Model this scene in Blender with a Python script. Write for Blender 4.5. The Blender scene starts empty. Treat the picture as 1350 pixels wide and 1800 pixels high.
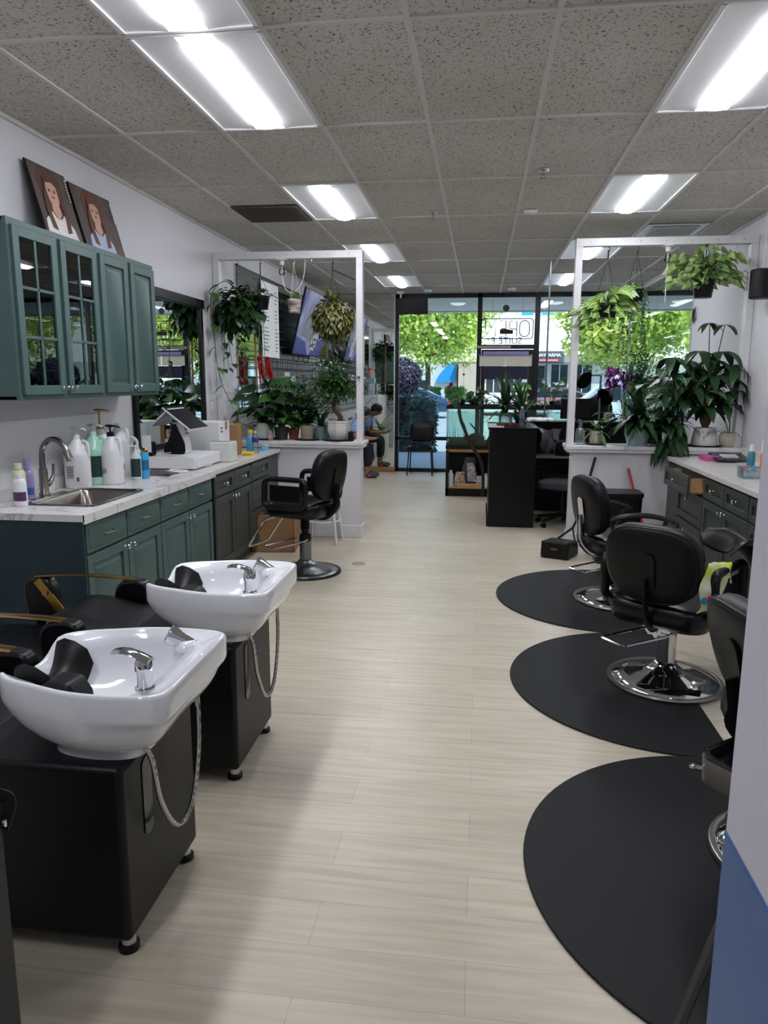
import bpy, bmesh, math, random
from mathutils import Vector as V, Matrix as Mx, Quaternion
R = math.radians; PI = math.pi; rnd = random.Random(7)
SC = bpy.context.scene; COL = SC.collection
# ------------------------------------------------------------ camera
F_PX, PITCH, YAW, ROLL, CAMZ = 1283.2, .178817, .12974, .003554, 1.60
_f = V((-math.sin(YAW)*math.cos(PITCH), math.cos(YAW)*math.cos(PITCH), -math.sin(PITCH)))
_r = V((math.cos(YAW), math.sin(YAW), 0)); _u = _r.cross(_f)
_r2 = _r*math.cos(ROLL)+_u*math.sin(ROLL); _u2 = -_r*math.sin(ROLL)+_u*math.cos(ROLL)
cam = bpy.data.objects.new('camera', bpy.data.cameras.new('camera')); COL.objects.link(cam)
m = Mx(((_r2.x,_u2.x,-_f.x,0),(_r2.y,_u2.y,-_f.y,0),(_r2.z,_u2.z,-_f.z,CAMZ),(0,0,0,1)))
cam.matrix_world = m; cam.data.sensor_fit = 'VERTICAL'; cam.data.sensor_height = 36
cam.data.lens = 36*F_PX/1800; cam.data.clip_start = .02; cam.data.clip_end = 400
SC.camera = cam
# ------------------------------------------------------------ light, sky, exposure
SC.view_settings.view_transform = 'Standard'; SC.view_settings.look = 'None'
SC.view_settings.gamma = 1; SC.view_settings.use_curve_mapping = False
SC.view_settings.exposure = 0.38
SC.cycles.transparent_max_bounces = 24
LAMP = 28.0          # radiance of the ceiling lenses
SUN = 7.0; SKY = 2.0
w = bpy.data.worlds.new('sky'); SC.world = w; w.use_nodes = True
nt = w.node_tree; nt.nodes.clear()
tc = nt.nodes.new('ShaderNodeTexCoord'); sx = nt.nodes.new('ShaderNodeSeparateXYZ')
cr = nt.nodes.new('ShaderNodeValToRGB'); bg = nt.nodes.new('ShaderNodeBackground'); wo = nt.nodes.new('ShaderNodeOutputWorld')
cr.color_ramp.elements[0].position = .0; cr.color_ramp.elements[0].color = (.80,.88,.95,1)
cr.color_ramp.elements[1].position = .45; cr.color_ramp.elements[1].color = (.42,.60,.90,1)
nt.links.new(tc.outputs['Generated'], sx.inputs[0]); nt.links.new(sx.outputs['Z'], cr.inputs[0])
nt.links.new(cr.outputs[0], bg.inputs[0]); bg.inputs[1].default_value = SKY; nt.links.new(bg.outputs[0], wo.inputs[0])
sl = bpy.data.lights.new('sun', 'SUN'); sl.energy = SUN; sl.angle = R(1); sl.color = (1,.96,.88)
so = bpy.data.objects.new('sun', sl); COL.objects.link(so)
so.rotation_euler = V((-.45,.62,-1.1)).to_track_quat('-Z','Y').to_euler()

# ------------------------------------------------------------ helpers: meshes
def B(): return bmesh.new()
def bx(bm, x0, y0, z0, x1, y1, z1, M=None):
    vs = [bm.verts.new((x,y,z)) for x in (x0,x1) for y in (y0,y1) for z in (z0,z1)]
    if M: [setattr(v,'co',M@v.co) for v in vs]
    for f in ((0,1,3,2),(4,6,7,5),(0,4,5,1),(2,3,7,6),(0,2,6,4),(1,5,7,3)): bm.faces.new([vs[i] for i in f])
    return vs
def rings(bm, rs, cap0=True, cap1=True, closed=True):
    vr = [[bm.verts.new(p) for p in r] for r in rs]; n = len(rs[0])
    for a, b in zip(vr, vr[1:]):
        for i in range(n if closed else n-1):
            j = (i+1) % n; bm.faces.new((a[i],a[j],b[j],b[i]))
    if cap0 and closed: bm.faces.new(vr[0][::-1])
    if cap1 and closed: bm.faces.new(vr[-1])
    return vr
def lathe(bm, prof, c=(0,0,0), n=24, M=None, sx=1, sy=1, cap0=True, cap1=True):
    rs = []
    for r, z in prof:
        ring = []
        for i in range(n):
            a = 2*PI*i/n; p = V((c[0]+r*math.cos(a)*sx, c[1]+r*math.sin(a)*sy, c[2]+z))
            ring.append(M@p if M else p)
        rs.append(ring)
    rings(bm, rs, cap0, cap1)
def tube(bm, pts, r, n=8, closed=False, flat=None):
    pts = [V(p) for p in pts]; N = len(pts); rr = r if isinstance(r,(list,tuple)) else [r]*N
    rs = []; up = None
    for i, p in enumerate(pts):
        if closed: t = pts[(i+1)%N]-pts[i-1]
        else: t = pts[min(i+1,N-1)]-pts[max(i-1,0)]
        t = t.normalized() if t.length > 1e-9 else V((0,0,1))
        if up is None:
            up = V((0,0,1)) if abs(t.z) < .9 else V((1,0,0))
        s = t.cross(up)
        if s.length < 1e-6: s = t.cross(V((0,1,0)))
        s.normalize(); up = s.cross(t).normalized()
        k = flat or (1,1)
        rs.append([p+(s*math.cos(2*PI*j/n)*k[0]+up*math.sin(2*PI*j/n)*k[1])*rr[i] for j in range(n)])
    if closed: rs.append(rs[0]); rings(bm, rs, False, False)
    else: rings(bm, rs)
def smooth(pts, k=6, closed=False):
    pts = [V(p) for p in pts]; out = []; N = len(pts)
    for i in range(N if closed else N-1):
        if closed: p0,p1,p2,p3 = pts[i-1],pts[i],pts[(i+1)%N],pts[(i+2)%N]
        else: p0,p1,p2,p3 = pts[max(i-1,0)],pts[i],pts[i+1],pts[min(i+2,N-1)]
        for j in range(k):
            t = j/k; out.append(.5*((2*p1)+(p2-p0)*t+(2*p0-5*p1+4*p2-p3)*t*t+(3*p1-p0-3*p2+p3)*t**3))
    if not closed: out.append(pts[-1])
    return out
def fillet(pts, r=.03, k=4, closed=False):
    pts = [V(p) for p in pts]; N = len(pts); out = []
    for i, p in enumerate(pts):
        if not closed and i in (0, N-1): out.append(p); continue
        a = pts[i-1]-p; b = pts[(i+1)%N]-p; q = min(r, a.length*.45, b.length*.45)
        A = p+a.normalized()*q; C = p+b.normalized()*q
        for j in range(k+1):
            t = j/k; out.append(A*(1-t)**2+p*2*t*(1-t)+C*t*t)
    return out
def prism(bm, poly, z0, z1, M=None, ax='z'):
    def P(x,y,z):
        p = V((x,y,z)) if ax=='z' else (V((x,z,y)) if ax=='y' else V((z,x,y)))
        return M@p if M else p
    rings(bm, [[P(x,y,z0) for x,y in poly],[P(x,y,z1) for x,y in poly]])
def rrect(w, h, r, n=5, cx=0, cy=0):
    out = []
    for sx_, sy_, a0 in ((1,1,0),(-1,1,90),(-1,-1,180),(1,-1,270)):
        for i in range(n+1):
            a = R(a0+90*i/n); out.append((cx+sx_*(w/2-r)+r*math.cos(a), cy+sy_*(h/2-r)+r*math.sin(a)))
    return out
def cushion(bm, poly, t, M=None, puff=.35, curve=0, bul=.012):
    """pillow: 2D outline in x,z swept over thickness t along y, edges rounded, optionally curved about z"""
    cx = sum(p[0] for p in poly)/len(poly); cy = sum(p[1] for p in poly)/len(poly); rs = []
    for yy, s in ((-.5,0.5),(-.5,.88),(-.42,.95),(-.22,.99),(0,1),(.22,.99),(.42,.95),(.5,.88),(.5,.5)):
        ring = []
        for x, z in poly:
            X = cx+(x-cx)*s; Z = cy+(z-cy)*s; Y = yy*t+(math.copysign(bul,yy) if s==.5 else 0)-curve*(X-cx)**2
            p = V((X,Y,Z)); ring.append(M@p if M else p)
        rs.append(ring)
    rings(bm, rs)
def ball(bm, c, r, n=12, k=8, s=(1,1,1)):
    prof = [(math.sin(PI*i/k)*r*1., -math.cos(PI*i/k)*r*s[2]) for i in range(1,k)]
    lathe(bm, prof, c, n, None, s[0], s[1])
def O(name, bm, mat, parent=None, ang=38, bevel=0, bseg=2, weld=False):
    if weld: bmesh.ops.remove_doubles(bm, verts=bm.verts, dist=1e-5)
    bmesh.ops.recalc_face_normals(bm, faces=bm.faces)
    me = bpy.data.meshes.new(name); bm.to_mesh(me); bm.free(); me.materials.append(mat)
    if ang:
        me.shade_smooth(); me.set_sharp_from_angle(angle=R(ang))
    o = bpy.data.objects.new(name, me); COL.objects.link(o)
    if parent: o.parent = parent
    if bevel:
        b = o.modifiers.new('bevel','BEVEL'); b.width = bevel; b.segments = bseg; b.limit_method = 'ANGLE'; b.angle_limit = R(40)
    return o
def tag(o, label, cat, group=None, kind=None):
    o['label'] = label; o['category'] = cat
    if group: o['group'] = group
    if kind: o['kind'] = kind
    return o
def T(name, loc, rz, label, cat, group=None):
    o = bpy.data.objects.new(name, None); COL.objects.link(o); o.empty_display_size = .1
    o.location = loc; o.rotation_euler = (0,0,R(rz)); return tag(o, label, cat, group)
def st(name, bm, mat, **k):
    o = O(name, bm, mat, **k); o['kind'] = 'structure'; return o
def dup(root, loc, rz=None, label=None, group=None):
    c = root.copy(); COL.objects.link(c); c.location = loc
    if rz is not None: c.rotation_euler = (0,0,R(rz))
    if label: c['label'] = label
    if group: c['group'] = group
    def rec(a, b):
        for ch in list(a.children):
            d = ch.copy(); COL.objects.link(d); d.parent = b; rec(ch, d)
    rec(root, c); return c
def text(name, s, size, mat, parent, loc, rot, ext=.001, align='CENTER', bold=0):
    cu = bpy.data.curves.new(name, 'FONT'); cu.body = s; cu.size = size; cu.extrude = ext; cu.align_x = align; cu.align_y = 'CENTER'
    cu.offset = bold; cu.resolution_u = 4; q = bpy.data.objects.new(name, cu); me = bpy.data.meshes.new_from_object(q); me.materials.append(mat)
    o = bpy.data.objects.new(name, me); COL.objects.link(o)
    if parent: o.parent = parent
    o.location = loc; o.rotation_euler = rot; return o

# ------------------------------------------------------------ helpers: materials
def lin(c): return c/12.92 if c <= .04045 else ((c+.055)/1.055)**2.4
def hx(s): return tuple(lin(int(s[i:i+2],16)/255) for i in (0,2,4))+(1,)
def mat(name, c, rough=.5, metal=0, spec=.5, noise=0, nscale=8, bump=0, bscale=60, coat=0, stretch=(1,1,1), c2=None, trans=0, alpha=1, emit=0, ecol=None, sub=0):
    m = bpy.data.materials.new(name); m.use_nodes = True; n = m.node_tree; p = n.nodes['Principled BSDF']
    col = hx(c) if isinstance(c,str) else c
    p.inputs['Base Color'].default_value = col; p.inputs['Roughness'].default_value = rough; p.inputs['Metallic'].default_value = metal
    p.inputs['Specular IOR Level'].default_value = spec; p.inputs['Coat Weight'].default_value = coat; p.inputs['Coat Roughness'].default_value = .08
    if trans: p.inputs['Transmission Weight'].default_value = trans
    if alpha < 1: p.inputs['Alpha'].default_value = alpha
    if emit: p.inputs['Emission Strength'].default_value = emit; p.inputs['Emission Color'].default_value = hx(ecol) if ecol else col
    if noise or bump:
        t = n.nodes.new('ShaderNodeTexCoord'); mp = n.nodes.new('ShaderNodeMapping'); mp.inputs['Scale'].default_value = stretch
        n.links.new(t.outputs['Object'], mp.inputs[0])
    if noise:
        z = n.nodes.new('ShaderNodeTexNoise'); z.inputs['Scale'].default_value = nscale; z.inputs['Detail'].default_value = 4
        n.links.new(mp.outputs[0], z.inputs['Vector'])
        r = n.nodes.new('ShaderNodeValToRGB'); a = c2 and hx(c2) or tuple(x*(1-noise) for x in col[:3])+(1,)
        r.color_ramp.elements[0].color = a; r.color_ramp.elements[0].position = .35
        r.color_ramp.elements[1].color = col if c2 else tuple(min(1,x*(1+noise*.6)) for x in col[:3])+(1,); r.color_ramp.elements[1].position = .65
        n.links.new(z.outputs['Fac'], r.inputs[0]); n.links.new(r.outputs[0], p.inputs['Base Color'])
    if bump:
        z = n.nodes.new('ShaderNodeTexNoise'); z.inputs['Scale'].default_value = bscale; z.inputs['Detail'].default_value = 3
        n.links.new(mp.outputs[0], z.inputs['Vector']); b = n.nodes.new('ShaderNodeBump'); b.inputs['Strength'].default_value = bump; b.inputs['Distance'].default_value = .01
        n.links.new(z.outputs['Fac'], b.inputs['Height']); n.links.new(b.outputs[0], p.inputs['Normal'])
    return m
def glass(name, tint='ffffff', refl=1.45, rough=0, body=0, bcol='ffffff'):
    m = bpy.data.materials.new(name); m.use_nodes = True; n = m.node_tree; n.nodes.clear()
    o = n.nodes.new('ShaderNodeOutputMaterial'); mx = n.nodes.new('ShaderNodeMixShader'); tr = n.nodes.new('ShaderNodeBsdfTransparent')
    g = n.nodes.new('ShaderNodeBsdfGlossy'); fr = n.nodes.new('ShaderNodeFresnel'); fr.inputs[0].default_value = refl
    tr.inputs[0].default_value = hx(tint); g.inputs['Roughness'].default_value = rough
    n.links.new(fr.outputs[0], mx.inputs[0]); n.links.new(tr.outputs[0], mx.inputs[1]); n.links.new(g.outputs[0], mx.inputs[2])
    last = mx
    if body:
        d = n.nodes.new('ShaderNodeBsdfDiffuse'); d.inputs[0].default_value = hx(bcol); m2 = n.nodes.new('ShaderNodeMixShader'); m2.inputs[0].default_value = body
        n.links.new(mx.outputs[0], m2.inputs[1]); n.links.new(d.outputs[0], m2.inputs[2]); last = m2
    n.links.new(last.outputs[0], o.inputs[0]); return m
def leafmat(name, c1, c2, vein=None, rough=.38, tl=.12, vs=9, vw=.25, patch=None, ns=5):
    """leaf: UV x across, y along; two-tone noise, optional vein stripes"""
    m = bpy.data.materials.new(name); m.use_nodes = True; n = m.node_tree; p = n.nodes['Principled BSDF']
    p.inputs['Roughness'].default_value = rough; L = n.links.new
    t = n.nodes.new('ShaderNodeTexCoord'); z = n.nodes.new('ShaderNodeTexNoise'); z.inputs['Scale'].default_value = ns; L(t.outputs['Object'], z.inputs['Vector'])
    r = n.nodes.new('ShaderNodeValToRGB'); r.color_ramp.elements[0].color = hx(c1); r.color_ramp.elements[1].color = hx(c2)
    r.color_ramp.elements[0].position = .36; r.color_ramp.elements[1].position = .66; L(z.outputs['Fac'], r.inputs[0]); out = r.outputs[0]
    if vein:
        s = n.nodes.new('ShaderNodeSeparateXYZ'); L(t.outputs['UV'], s.inputs[0])
        def mt(op, a, b=None):
            q = n.nodes.new('ShaderNodeMath'); q.operation = op
            for i, v in ((0,a),(1,b)):
                if v is None: continue
                if isinstance(v,(int,float)): q.inputs[i].default_value = v
                else: L(v, q.inputs[i])
            return q.outputs[0]
        ab = mt('ABSOLUTE', mt('SUBTRACT', s.outputs[0], .5))
        st_ = mt('SINE', mt('MULTIPLY', mt('SUBTRACT', s.outputs[1], mt('MULTIPLY', ab, .7)), vs*6.28))
        k = mt('MAXIMUM', mt('GREATER_THAN', st_, 1-vw*2), mt('LESS_THAN', ab, .05))
        mx = n.nodes.new('ShaderNodeMix'); mx.data_type = 'RGBA'; L(k, mx.inputs['Factor']); L(out, mx.inputs[6]); mx.inputs[7].default_value = hx(vein); out = mx.outputs[2]
    L(out, p.inputs['Base Color'])
    if tl:
        tr = n.nodes.new('ShaderNodeBsdfTranslucent'); L(out, tr.inputs[0]); ms = n.nodes.new('ShaderNodeMixShader'); ms.inputs[0].default_value = tl
        L(p.outputs[0], ms.inputs[1]); L(tr.outputs[0], ms.inputs[2]); L(ms.outputs[0], n.nodes['Material Output'].inputs[0])
    return m
def floor_mat():
    m = bpy.data.materials.new('pale oak plank'); m.use_nodes = True; n = m.node_tree; p = n.nodes['Principled BSDF']; L = n.links.new
    t = n.nodes.new('ShaderNodeTexCoord'); b = n.nodes.new('ShaderNodeTexBrick'); L(t.outputs['Object'], b.inputs['Vector'])
    b.offset = .37; b.inputs['Scale'].default_value = 1; b.inputs['Brick Width'].default_value = 1.22; b.inputs['Row Height'].default_value = .18
    b.inputs['Mortar Size'].default_value = .0011; b.inputs['Mortar Smooth'].default_value = .3; b.inputs['Bias'].default_value = 0
    b.inputs['Color1'].default_value = hx('cfc6b3'); b.inputs['Color2'].default_value = hx('c5bca9'); b.inputs['Mortar'].default_value = hx('a8a092')
    mp = n.nodes.new('ShaderNodeMapping'); mp.inputs['Scale'].default_value = (1.6,22,1); L(t.outputs['Object'], mp.inputs[0])
    z = n.nodes.new('ShaderNodeTexNoise'); z.inputs['Scale'].default_value = 1.6; z.inputs['Detail'].default_value = 7; z.inputs['Distortion'].default_value = .6; L(mp.outputs[0], z.inputs['Vector'])
    r = n.nodes.new('ShaderNodeValToRGB'); r.color_ramp.elements[0].position = .3; r.color_ramp.elements[0].color = (.84,.82,.79,1); r.color_ramp.elements[1].position = .62; r.color_ramp.elements[1].color = (1.02,1.02,1.02,1); L(z.outputs['Fac'], r.inputs[0])
    mx = n.nodes.new('ShaderNodeMix'); mx.data_type = 'RGBA'; mx.blend_type = 'MULTIPLY'; mx.inputs['Factor'].default_value = 1
    L(b.outputs['Color'], mx.inputs[6]); L(r.outputs[0], mx.inputs[7]); L(mx.outputs[2], p.inputs['Base Color'])
    p.inputs['Roughness'].default_value = .36; p.inputs['Specular IOR Level'].default_value = .45
    bu = n.nodes.new('ShaderNodeBump'); bu.inputs['Strength'].default_value = .12; bu.inputs['Distance'].default_value = .004; L(z.outputs['Fac'], bu.inputs['Height']); L(bu.outputs[0], p.inputs['Normal'])
    return m
def tile_mat():
    m = bpy.data.materials.new('fissured ceiling tile'); m.use_nodes = True; n = m.node_tree; p = n.nodes['Principled BSDF']; L = n.links.new
    t = n.nodes.new('ShaderNodeTexCoord'); v = n.nodes.new('ShaderNodeTexNoise'); v.inputs['Scale'].default_value = 88; v.inputs['Detail'].default_value = 1.2; v.inputs['Distortion'].default_value = .9; L(t.outputs['Object'], v.inputs['Vector'])
    r = n.nodes.new('ShaderNodeValToRGB'); e = r.color_ramp.elements; e[0].position = .61; e[0].color = hx('d2cdc8'); e[1].position = .65; e[1].color = hx('6f6861'); L(v.outputs['Fac'], r.inputs[0])
    z = n.nodes.new('ShaderNodeTexNoise'); z.inputs['Scale'].default_value = 1.3; z.inputs['Detail'].default_value = 3; L(t.outputs['Object'], z.inputs['Vector'])
    r2 = n.nodes.new('ShaderNodeValToRGB'); r2.color_ramp.elements[0].position = .3; r2.color_ramp.elements[0].color = (.9,.88,.85,1); r2.color_ramp.elements[1].position = .6; r2.color_ramp.elements[1].color = (1,1,1,1); L(z.outputs['Fac'], r2.inputs[0])
    mx = n.nodes.new('ShaderNodeMix'); mx.data_type = 'RGBA'; mx.blend_type = 'MULTIPLY'; mx.inputs['Factor'].default_value = 1; L(r.outputs[0], mx.inputs[6]); L(r2.outputs[0], mx.inputs[7]); L(mx.outputs[2], p.inputs['Base Color'])
    p.inputs['Roughness'].default_value = .95; p.inputs['Specular IOR Level'].default_value = .1
    return m
def marble(name, c, vein, s=3, w=.02, rough=.25):
    m = bpy.data.materials.new(name); m.use_nodes = True; n = m.node_tree; p = n.nodes['Principled BSDF']; L = n.links.new
    t = n.nodes.new('ShaderNodeTexCoord'); z = n.nodes.new('ShaderNodeTexNoise'); z.inputs['Scale'].default_value = s; z.inputs['Detail'].default_value = 8; z.inputs['Distortion'].default_value = 1.2; L(t.outputs['Object'], z.inputs['Vector'])
    r = n.nodes.new('ShaderNodeValToRGB'); e = r.color_ramp.elements; e[0].position = .5-w*3; e[0].color = hx(c); e[1].position = .5; e[1].color = hx(vein); q = e.new(.5+w); q.color = hx(c); L(z.outputs['Fac'], r.inputs[0])
    L(r.outputs[0], p.inputs['Base Color']); p.inputs['Roughness'].default_value = rough; return m
M = {}
M['floor'] = floor_mat(); M['tile'] = tile_mat()
M['wall'] = mat('white wall paint','d3d2d6',.6,noise=.03,nscale=2,bump=.03,bscale=90)
M['trimw'] = mat('white trim paint','dcdbdd',.45,noise=.05,nscale=14)
M['white'] = mat('white plastic','e2e2e4',.35); M['whitem'] = mat('white reflector enamel','f0f0f2',.4)
M['grid'] = mat('grey ceiling bar','d0cdc9',.5)
M['blue'] = mat('blue wainscot paint','3d5f96',.45,noise=.05,nscale=3)
M['blk'] = mat('black vinyl','07080b',.32,spec=.35,bump=.05,bscale=220); M['blk2'] = mat('soft black vinyl','08090c',.42,spec=.3,bump=.08,bscale=160)
M['blkm'] = mat('black metal','070708',.4,spec=.3); M['blkp'] = mat('black plastic','09090b',.42,spec=.3); M['rubber'] = mat('black rubber mat','17181a',.62,spec=.3,noise=.06,nscale=3,bump=.08,bscale=300)
M['navy'] = mat('black lacquered panel','030408',.3,spec=.3,noise=.1,nscale=3)
M['chrome'] = mat('polished chrome','d5d7da',.07,1); M['steel'] = mat('brushed steel','9b9791',.28,1,bump=.02,bscale=200); M['sat'] = mat('satin grey metal','85878a',.3,1)
M['nickel'] = mat('brushed nickel','8f8983',.24,1); M['gold'] = mat('brushed gold','b08a4a',.22,1)
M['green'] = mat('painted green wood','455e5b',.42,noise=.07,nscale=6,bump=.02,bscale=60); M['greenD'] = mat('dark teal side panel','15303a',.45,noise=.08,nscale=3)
M['grey'] = mat('charcoal grey cabinet paint','3c423f',.42,noise=.05,nscale=5)
M['lam'] = marble('white marble laminate','dbdad8','b0afb1',2.2,.012); M['quartz'] = marble('white speckled quartz','dcdad6','cdcac5',26,.05,.18)
M['porc'] = mat('white porcelain','eef0f4',.07,coat=.6); M['mirror'] = mat('mirror silver','e2e8e6',.01,1)
M['card'] = mat('brown cardboard','9a7350',.8,noise=.07,nscale=9); M['wood'] = mat('tan wood','9b7245',.5,noise=.2,nscale=4,stretch=(1,12,12))
M['lightwood'] = mat('light wood','c19a68',.5,noise=.15,nscale=4,stretch=(1,12,12))
M['red'] = mat('glossy red','b5141c',.15,coat=.5); M['orange'] = mat('orange','d8622a',.4); M['yellow'] = mat('yellow plastic','e8bf1d',.35); M['pink'] = mat('pink card','c0568f',.5)
M['cream'] = mat('cream','cfc8bb',.5); M['terra'] = mat('terracotta','8d4f33',.7,noise=.15); M['soil'] = mat('dark potting soil','2a211b',.95,noise=.4,nscale=60)
M['potw'] = mat('white glazed pot','dcdcd8',.3); M['potc'] = mat('cream ribbed ceramic','c9c0b0',.55); M['potg'] = mat('blue grey glazed pot','7f9397',.3); M['potb'] = mat('beige pot','b3a797',.6); M['potd'] = mat('dark green plastic pot','22332c',.5)
M['glass'] = glass('clear window glass','f4faf8'); M['film'] = glass('smoked window film','dfe6ec',1.25)
M['gc'] = glass('cabinet glass','9aa5a8',2.1); M['tankg'] = glass('aquarium glass','f4fbf8',1.3); M['cup'] = glass('clear plastic','eaf1f4',1.5,.05,.12,'dfe8ee')
M['water'] = glass('tank water','f2faf5',1.12,0,.10,'c5e0d4')
M['bulb'] = glass('clear bulb glass','f2f2f2',1.5); M['greenliq'] = mat('mint translucent plastic','9fd3bb',.25); M['clearp'] = mat('frosted plastic','c2cfcc',.25)
M['ldark'] = mat('dark green label','16332d',.4); M['lgrey'] = mat('grey print','55585c',.5); M['sky'] = mat('sky blue can','3b9fd6',.25); M['lav'] = mat('lavender plastic','9488b8',.3); M['lime'] = mat('pale green plastic','bcd59b',.35)
M['skin'] = mat('skin','9a6b50',.5); M['hair'] = mat('black hair','0d0b0b',.45,bump=.3,bscale=200,stretch=(1,1,.1)); M['tshirt'] = mat('light blue cotton','8fa6d6',.8); M['pants'] = mat('navy trousers','11141f',.8); M['shoe'] = mat('grey running shoe','33393f',.6)
M['lens'] = mat('lit ceiling lens','ffffff',.5,emit=LAMP,ecol='f4f7ff')
M['leafD'] = leafmat('dark green leaf','16301b','2c4f28'); M['leafM'] = leafmat('mid green leaf','224a22','41702f'); M['leafL'] = leafmat('fresh green leaf','4d7a33','8aa65a',tl=.2)
M['leafY'] = leafmat('mottled olive leaf','434a22','7f7c42',ns=14,tl=.12); M['leafP'] = leafmat('prayer plant leaf','527f38','6f9a48','d2e396',vs=5,vw=.1,tl=.2)
M['leafS'] = leafmat('striped strap leaf','2f5a2c','4d7b3c','c4cf9d',vs=.01,tl=.12); M['leafV'] = leafmat('silver veined leaf','1f3d25','335a36','8fa78a',vs=5,vw=.05)
M['leafPale'] = leafmat('pale syngonium leaf','73994f','b8cc8c',tl=.22,ns=12); M['stem'] = mat('green stem','4a6434',.6); M['bark'] = mat('grey brown bark','5d4b3a',.85,noise=.3,nscale=20,bump=.4,bscale=40)
M['treeA'] = leafmat('haze whitened maple leaf','97b85c','d3e27c',tl=.5,ns=1.6); M['treeB'] = leafmat('yellow green leaf','9bb85a','dbe276',tl=.5,ns=1.6)  # both tree greens whitened, window glass haze put into the leaf colour
M['hedge'] = leafmat('hedge leaf','4c7a35','7fa348',tl=.2,ns=1.5); M['hedgeD'] = leafmat('shaded hedge leaf','4d5f58','6f857d',tl=.15,ns=1.5); M['purple'] = leafmat('purple plum leaf','3a3146','5b4b63',tl=.1,ns=2)  # hedgeD is greyed: shade and window haze put into its colour
M['conc'] = mat('pale sidewalk concrete','c9ccd2',.8,noise=.06,nscale=2); M['asph'] = mat('asphalt','a2a4aa',.9,noise=.1,nscale=2); M['stucco'] = mat('beige stucco','cbb39d',.85,noise=.04,nscale=3)
M['plast'] = mat('pale grey stucco','d0cbc2',.8); M['metalroof'] = mat('white metal roofing','c9ced6',.5); M['awnb'] = mat('blue awning','1f8fce',.6); M['wdark'] = mat('dark shop window','27343c',.15)

def mono(o, txt=None): return o
# ------------------------------------------------------------ room shell
XL, XR, YB, YF, ZC = -2.68, 2.43, -2.6, 12.9, 3.046
b = B(); bx(b,XL-.15,YB,-.12,XR+.15,YF+.05,0); st('floor',b,M['floor'],ang=0)
b = B(); bx(b,XL-.15,YB-.15,ZC+.004,XR+.15,YF+.15,ZC+.16); st('ceiling',b,M['tile'],ang=0)
b = B(); bx(b,XL-.15,YB,-.12,XL,YF+.1,ZC+.1); st('wall_left',b,M['wall'],ang=0)
b = B(); bx(b,XR,YB,-.12,XR+.15,YF+.1,ZC+.1); st('wall_right',b,M['wall'],ang=0)
b = B(); bx(b,XL-.15,YB-.15,-.12,XR+.15,YB,ZC+.1); st('wall_back',b,M['wall'],ang=0)
b = B(); bx(b,XL-.01,12.78,0,-1.49,12.92,ZC); st('wall_front',b,M['wall'],ang=0)
# near pillar wall with blue lower half
b = B(); bx(b,.402,-.9,.9,.55,1.11,ZC); st('wall_near',b,mat('lilac white paint','c6c4d0',.5,noise=.02,nscale=2),ang=0,bevel=.004)
b = B(); bx(b,.4005,-.9,0,.55,1.1115,.9); st('wall_near_lower',b,M['blue'],ang=0,bevel=.004)
# ceiling bars
GX = [-.337+.6096*k for k in range(-3,5)]; GY = [3.25+1.2192*k for k in range(-4,8)]
b = B()
for x in GX: bx(b,x-.012,YB,ZC-.006,x+.012,YF,ZC+.006)
for y in GY: bx(b,XL,y-.012,ZC-.0055,XR,y+.012,ZC+.006)
bx(b,XL,YB,ZC-.02,XL+.02,YF,ZC+.006); bx(b,XR-.02,YB,ZC-.02,XR,YF,ZC+.006)
st('trim_1',b,M['grid'],ang=0)
# left wall seam strips and baseboards
b = B(); bx(b,XL,3.74,.95,XL+.004,3.752,1.5); st('trim_2',b,M['lgrey'],ang=0)
b = B(); bx(b,XL,7.5,0,XL+.015,12.78,.1); st('baseboard_left',b,M['trimw'],bevel=.003)
b = B(); bx(b,XR-.015,7.55,0,XR,12.85,.1); st('baseboard_right',b,M['trimw'],bevel=.003)
# half walls with caps
def half_wall(n, x0, x1, y0, y1, capx0, capx1):
    b = B(); bx(b,x0,y0,0,x1,y1,.94); st('wall_half_'+n,b,M['wall'],ang=0,bevel=.003)
    b = B(); bx(b,capx0,y0-.05,.925,capx1,y1+.05,.96); bx(b,capx0-.0 if n=='left' else capx0-.012,y0-.065,.955,capx1+(.012 if n=='left' else 0),y1+.09,.99); st('trim_cap_'+n,b,M['trimw'],ang=0,bevel=.004)
    b = B(); bx(b,x0-(0 if n=='left' else .014),y0-.014,0,x1+(.014 if n=='left' else 0),y1+.014,.13); st('baseboard_half_'+n,b,M['trimw'],ang=0,bevel=.005)
half_wall('left',XL,-1.19,7.27,7.45,XL,-1.16); half_wall('right',.885,XR,7.2,7.4,.835,XR)

# ------------------------------------------------------------ timber display frames on the half walls
def frame(n, xa, xb, y, ztop, label):
    t = T('plant_rack',((xa+xb)/2,y,.99),0,label,'rack'); h = (xb-xa)/2; z = ztop-.99
    for s in (-1,1):
        b = B(); bx(b,s*h-.032,-.045,0,s*h+.032,.045,z-.07); O('post',b,M['trimw'],t,bevel=.003)
    b = B(); bx(b,-h-.032,-.045,z-.07,h+.032,.045,z); O('top_beam',b,M['trimw'],t,bevel=.003)
    for k in range(7):
        b = B(); x = -h+.1+k*(2*h-.2)/6; lathe(b,[(.005,0),(.005,.004)],(0,0,0),8,Mx.Translation((x,-.045,z-.035))@Mx.Rotation(R(90),4,'X')); O('screw',b,M['sat'],t)
    return t
frame('l',-2.645,-1.2,7.32,2.835,'white painted timber frame standing on the left half wall above the plants')
frame('r',.865,2.395,7.25,2.885,'white painted timber frame standing on the right half wall above the plants')

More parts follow.
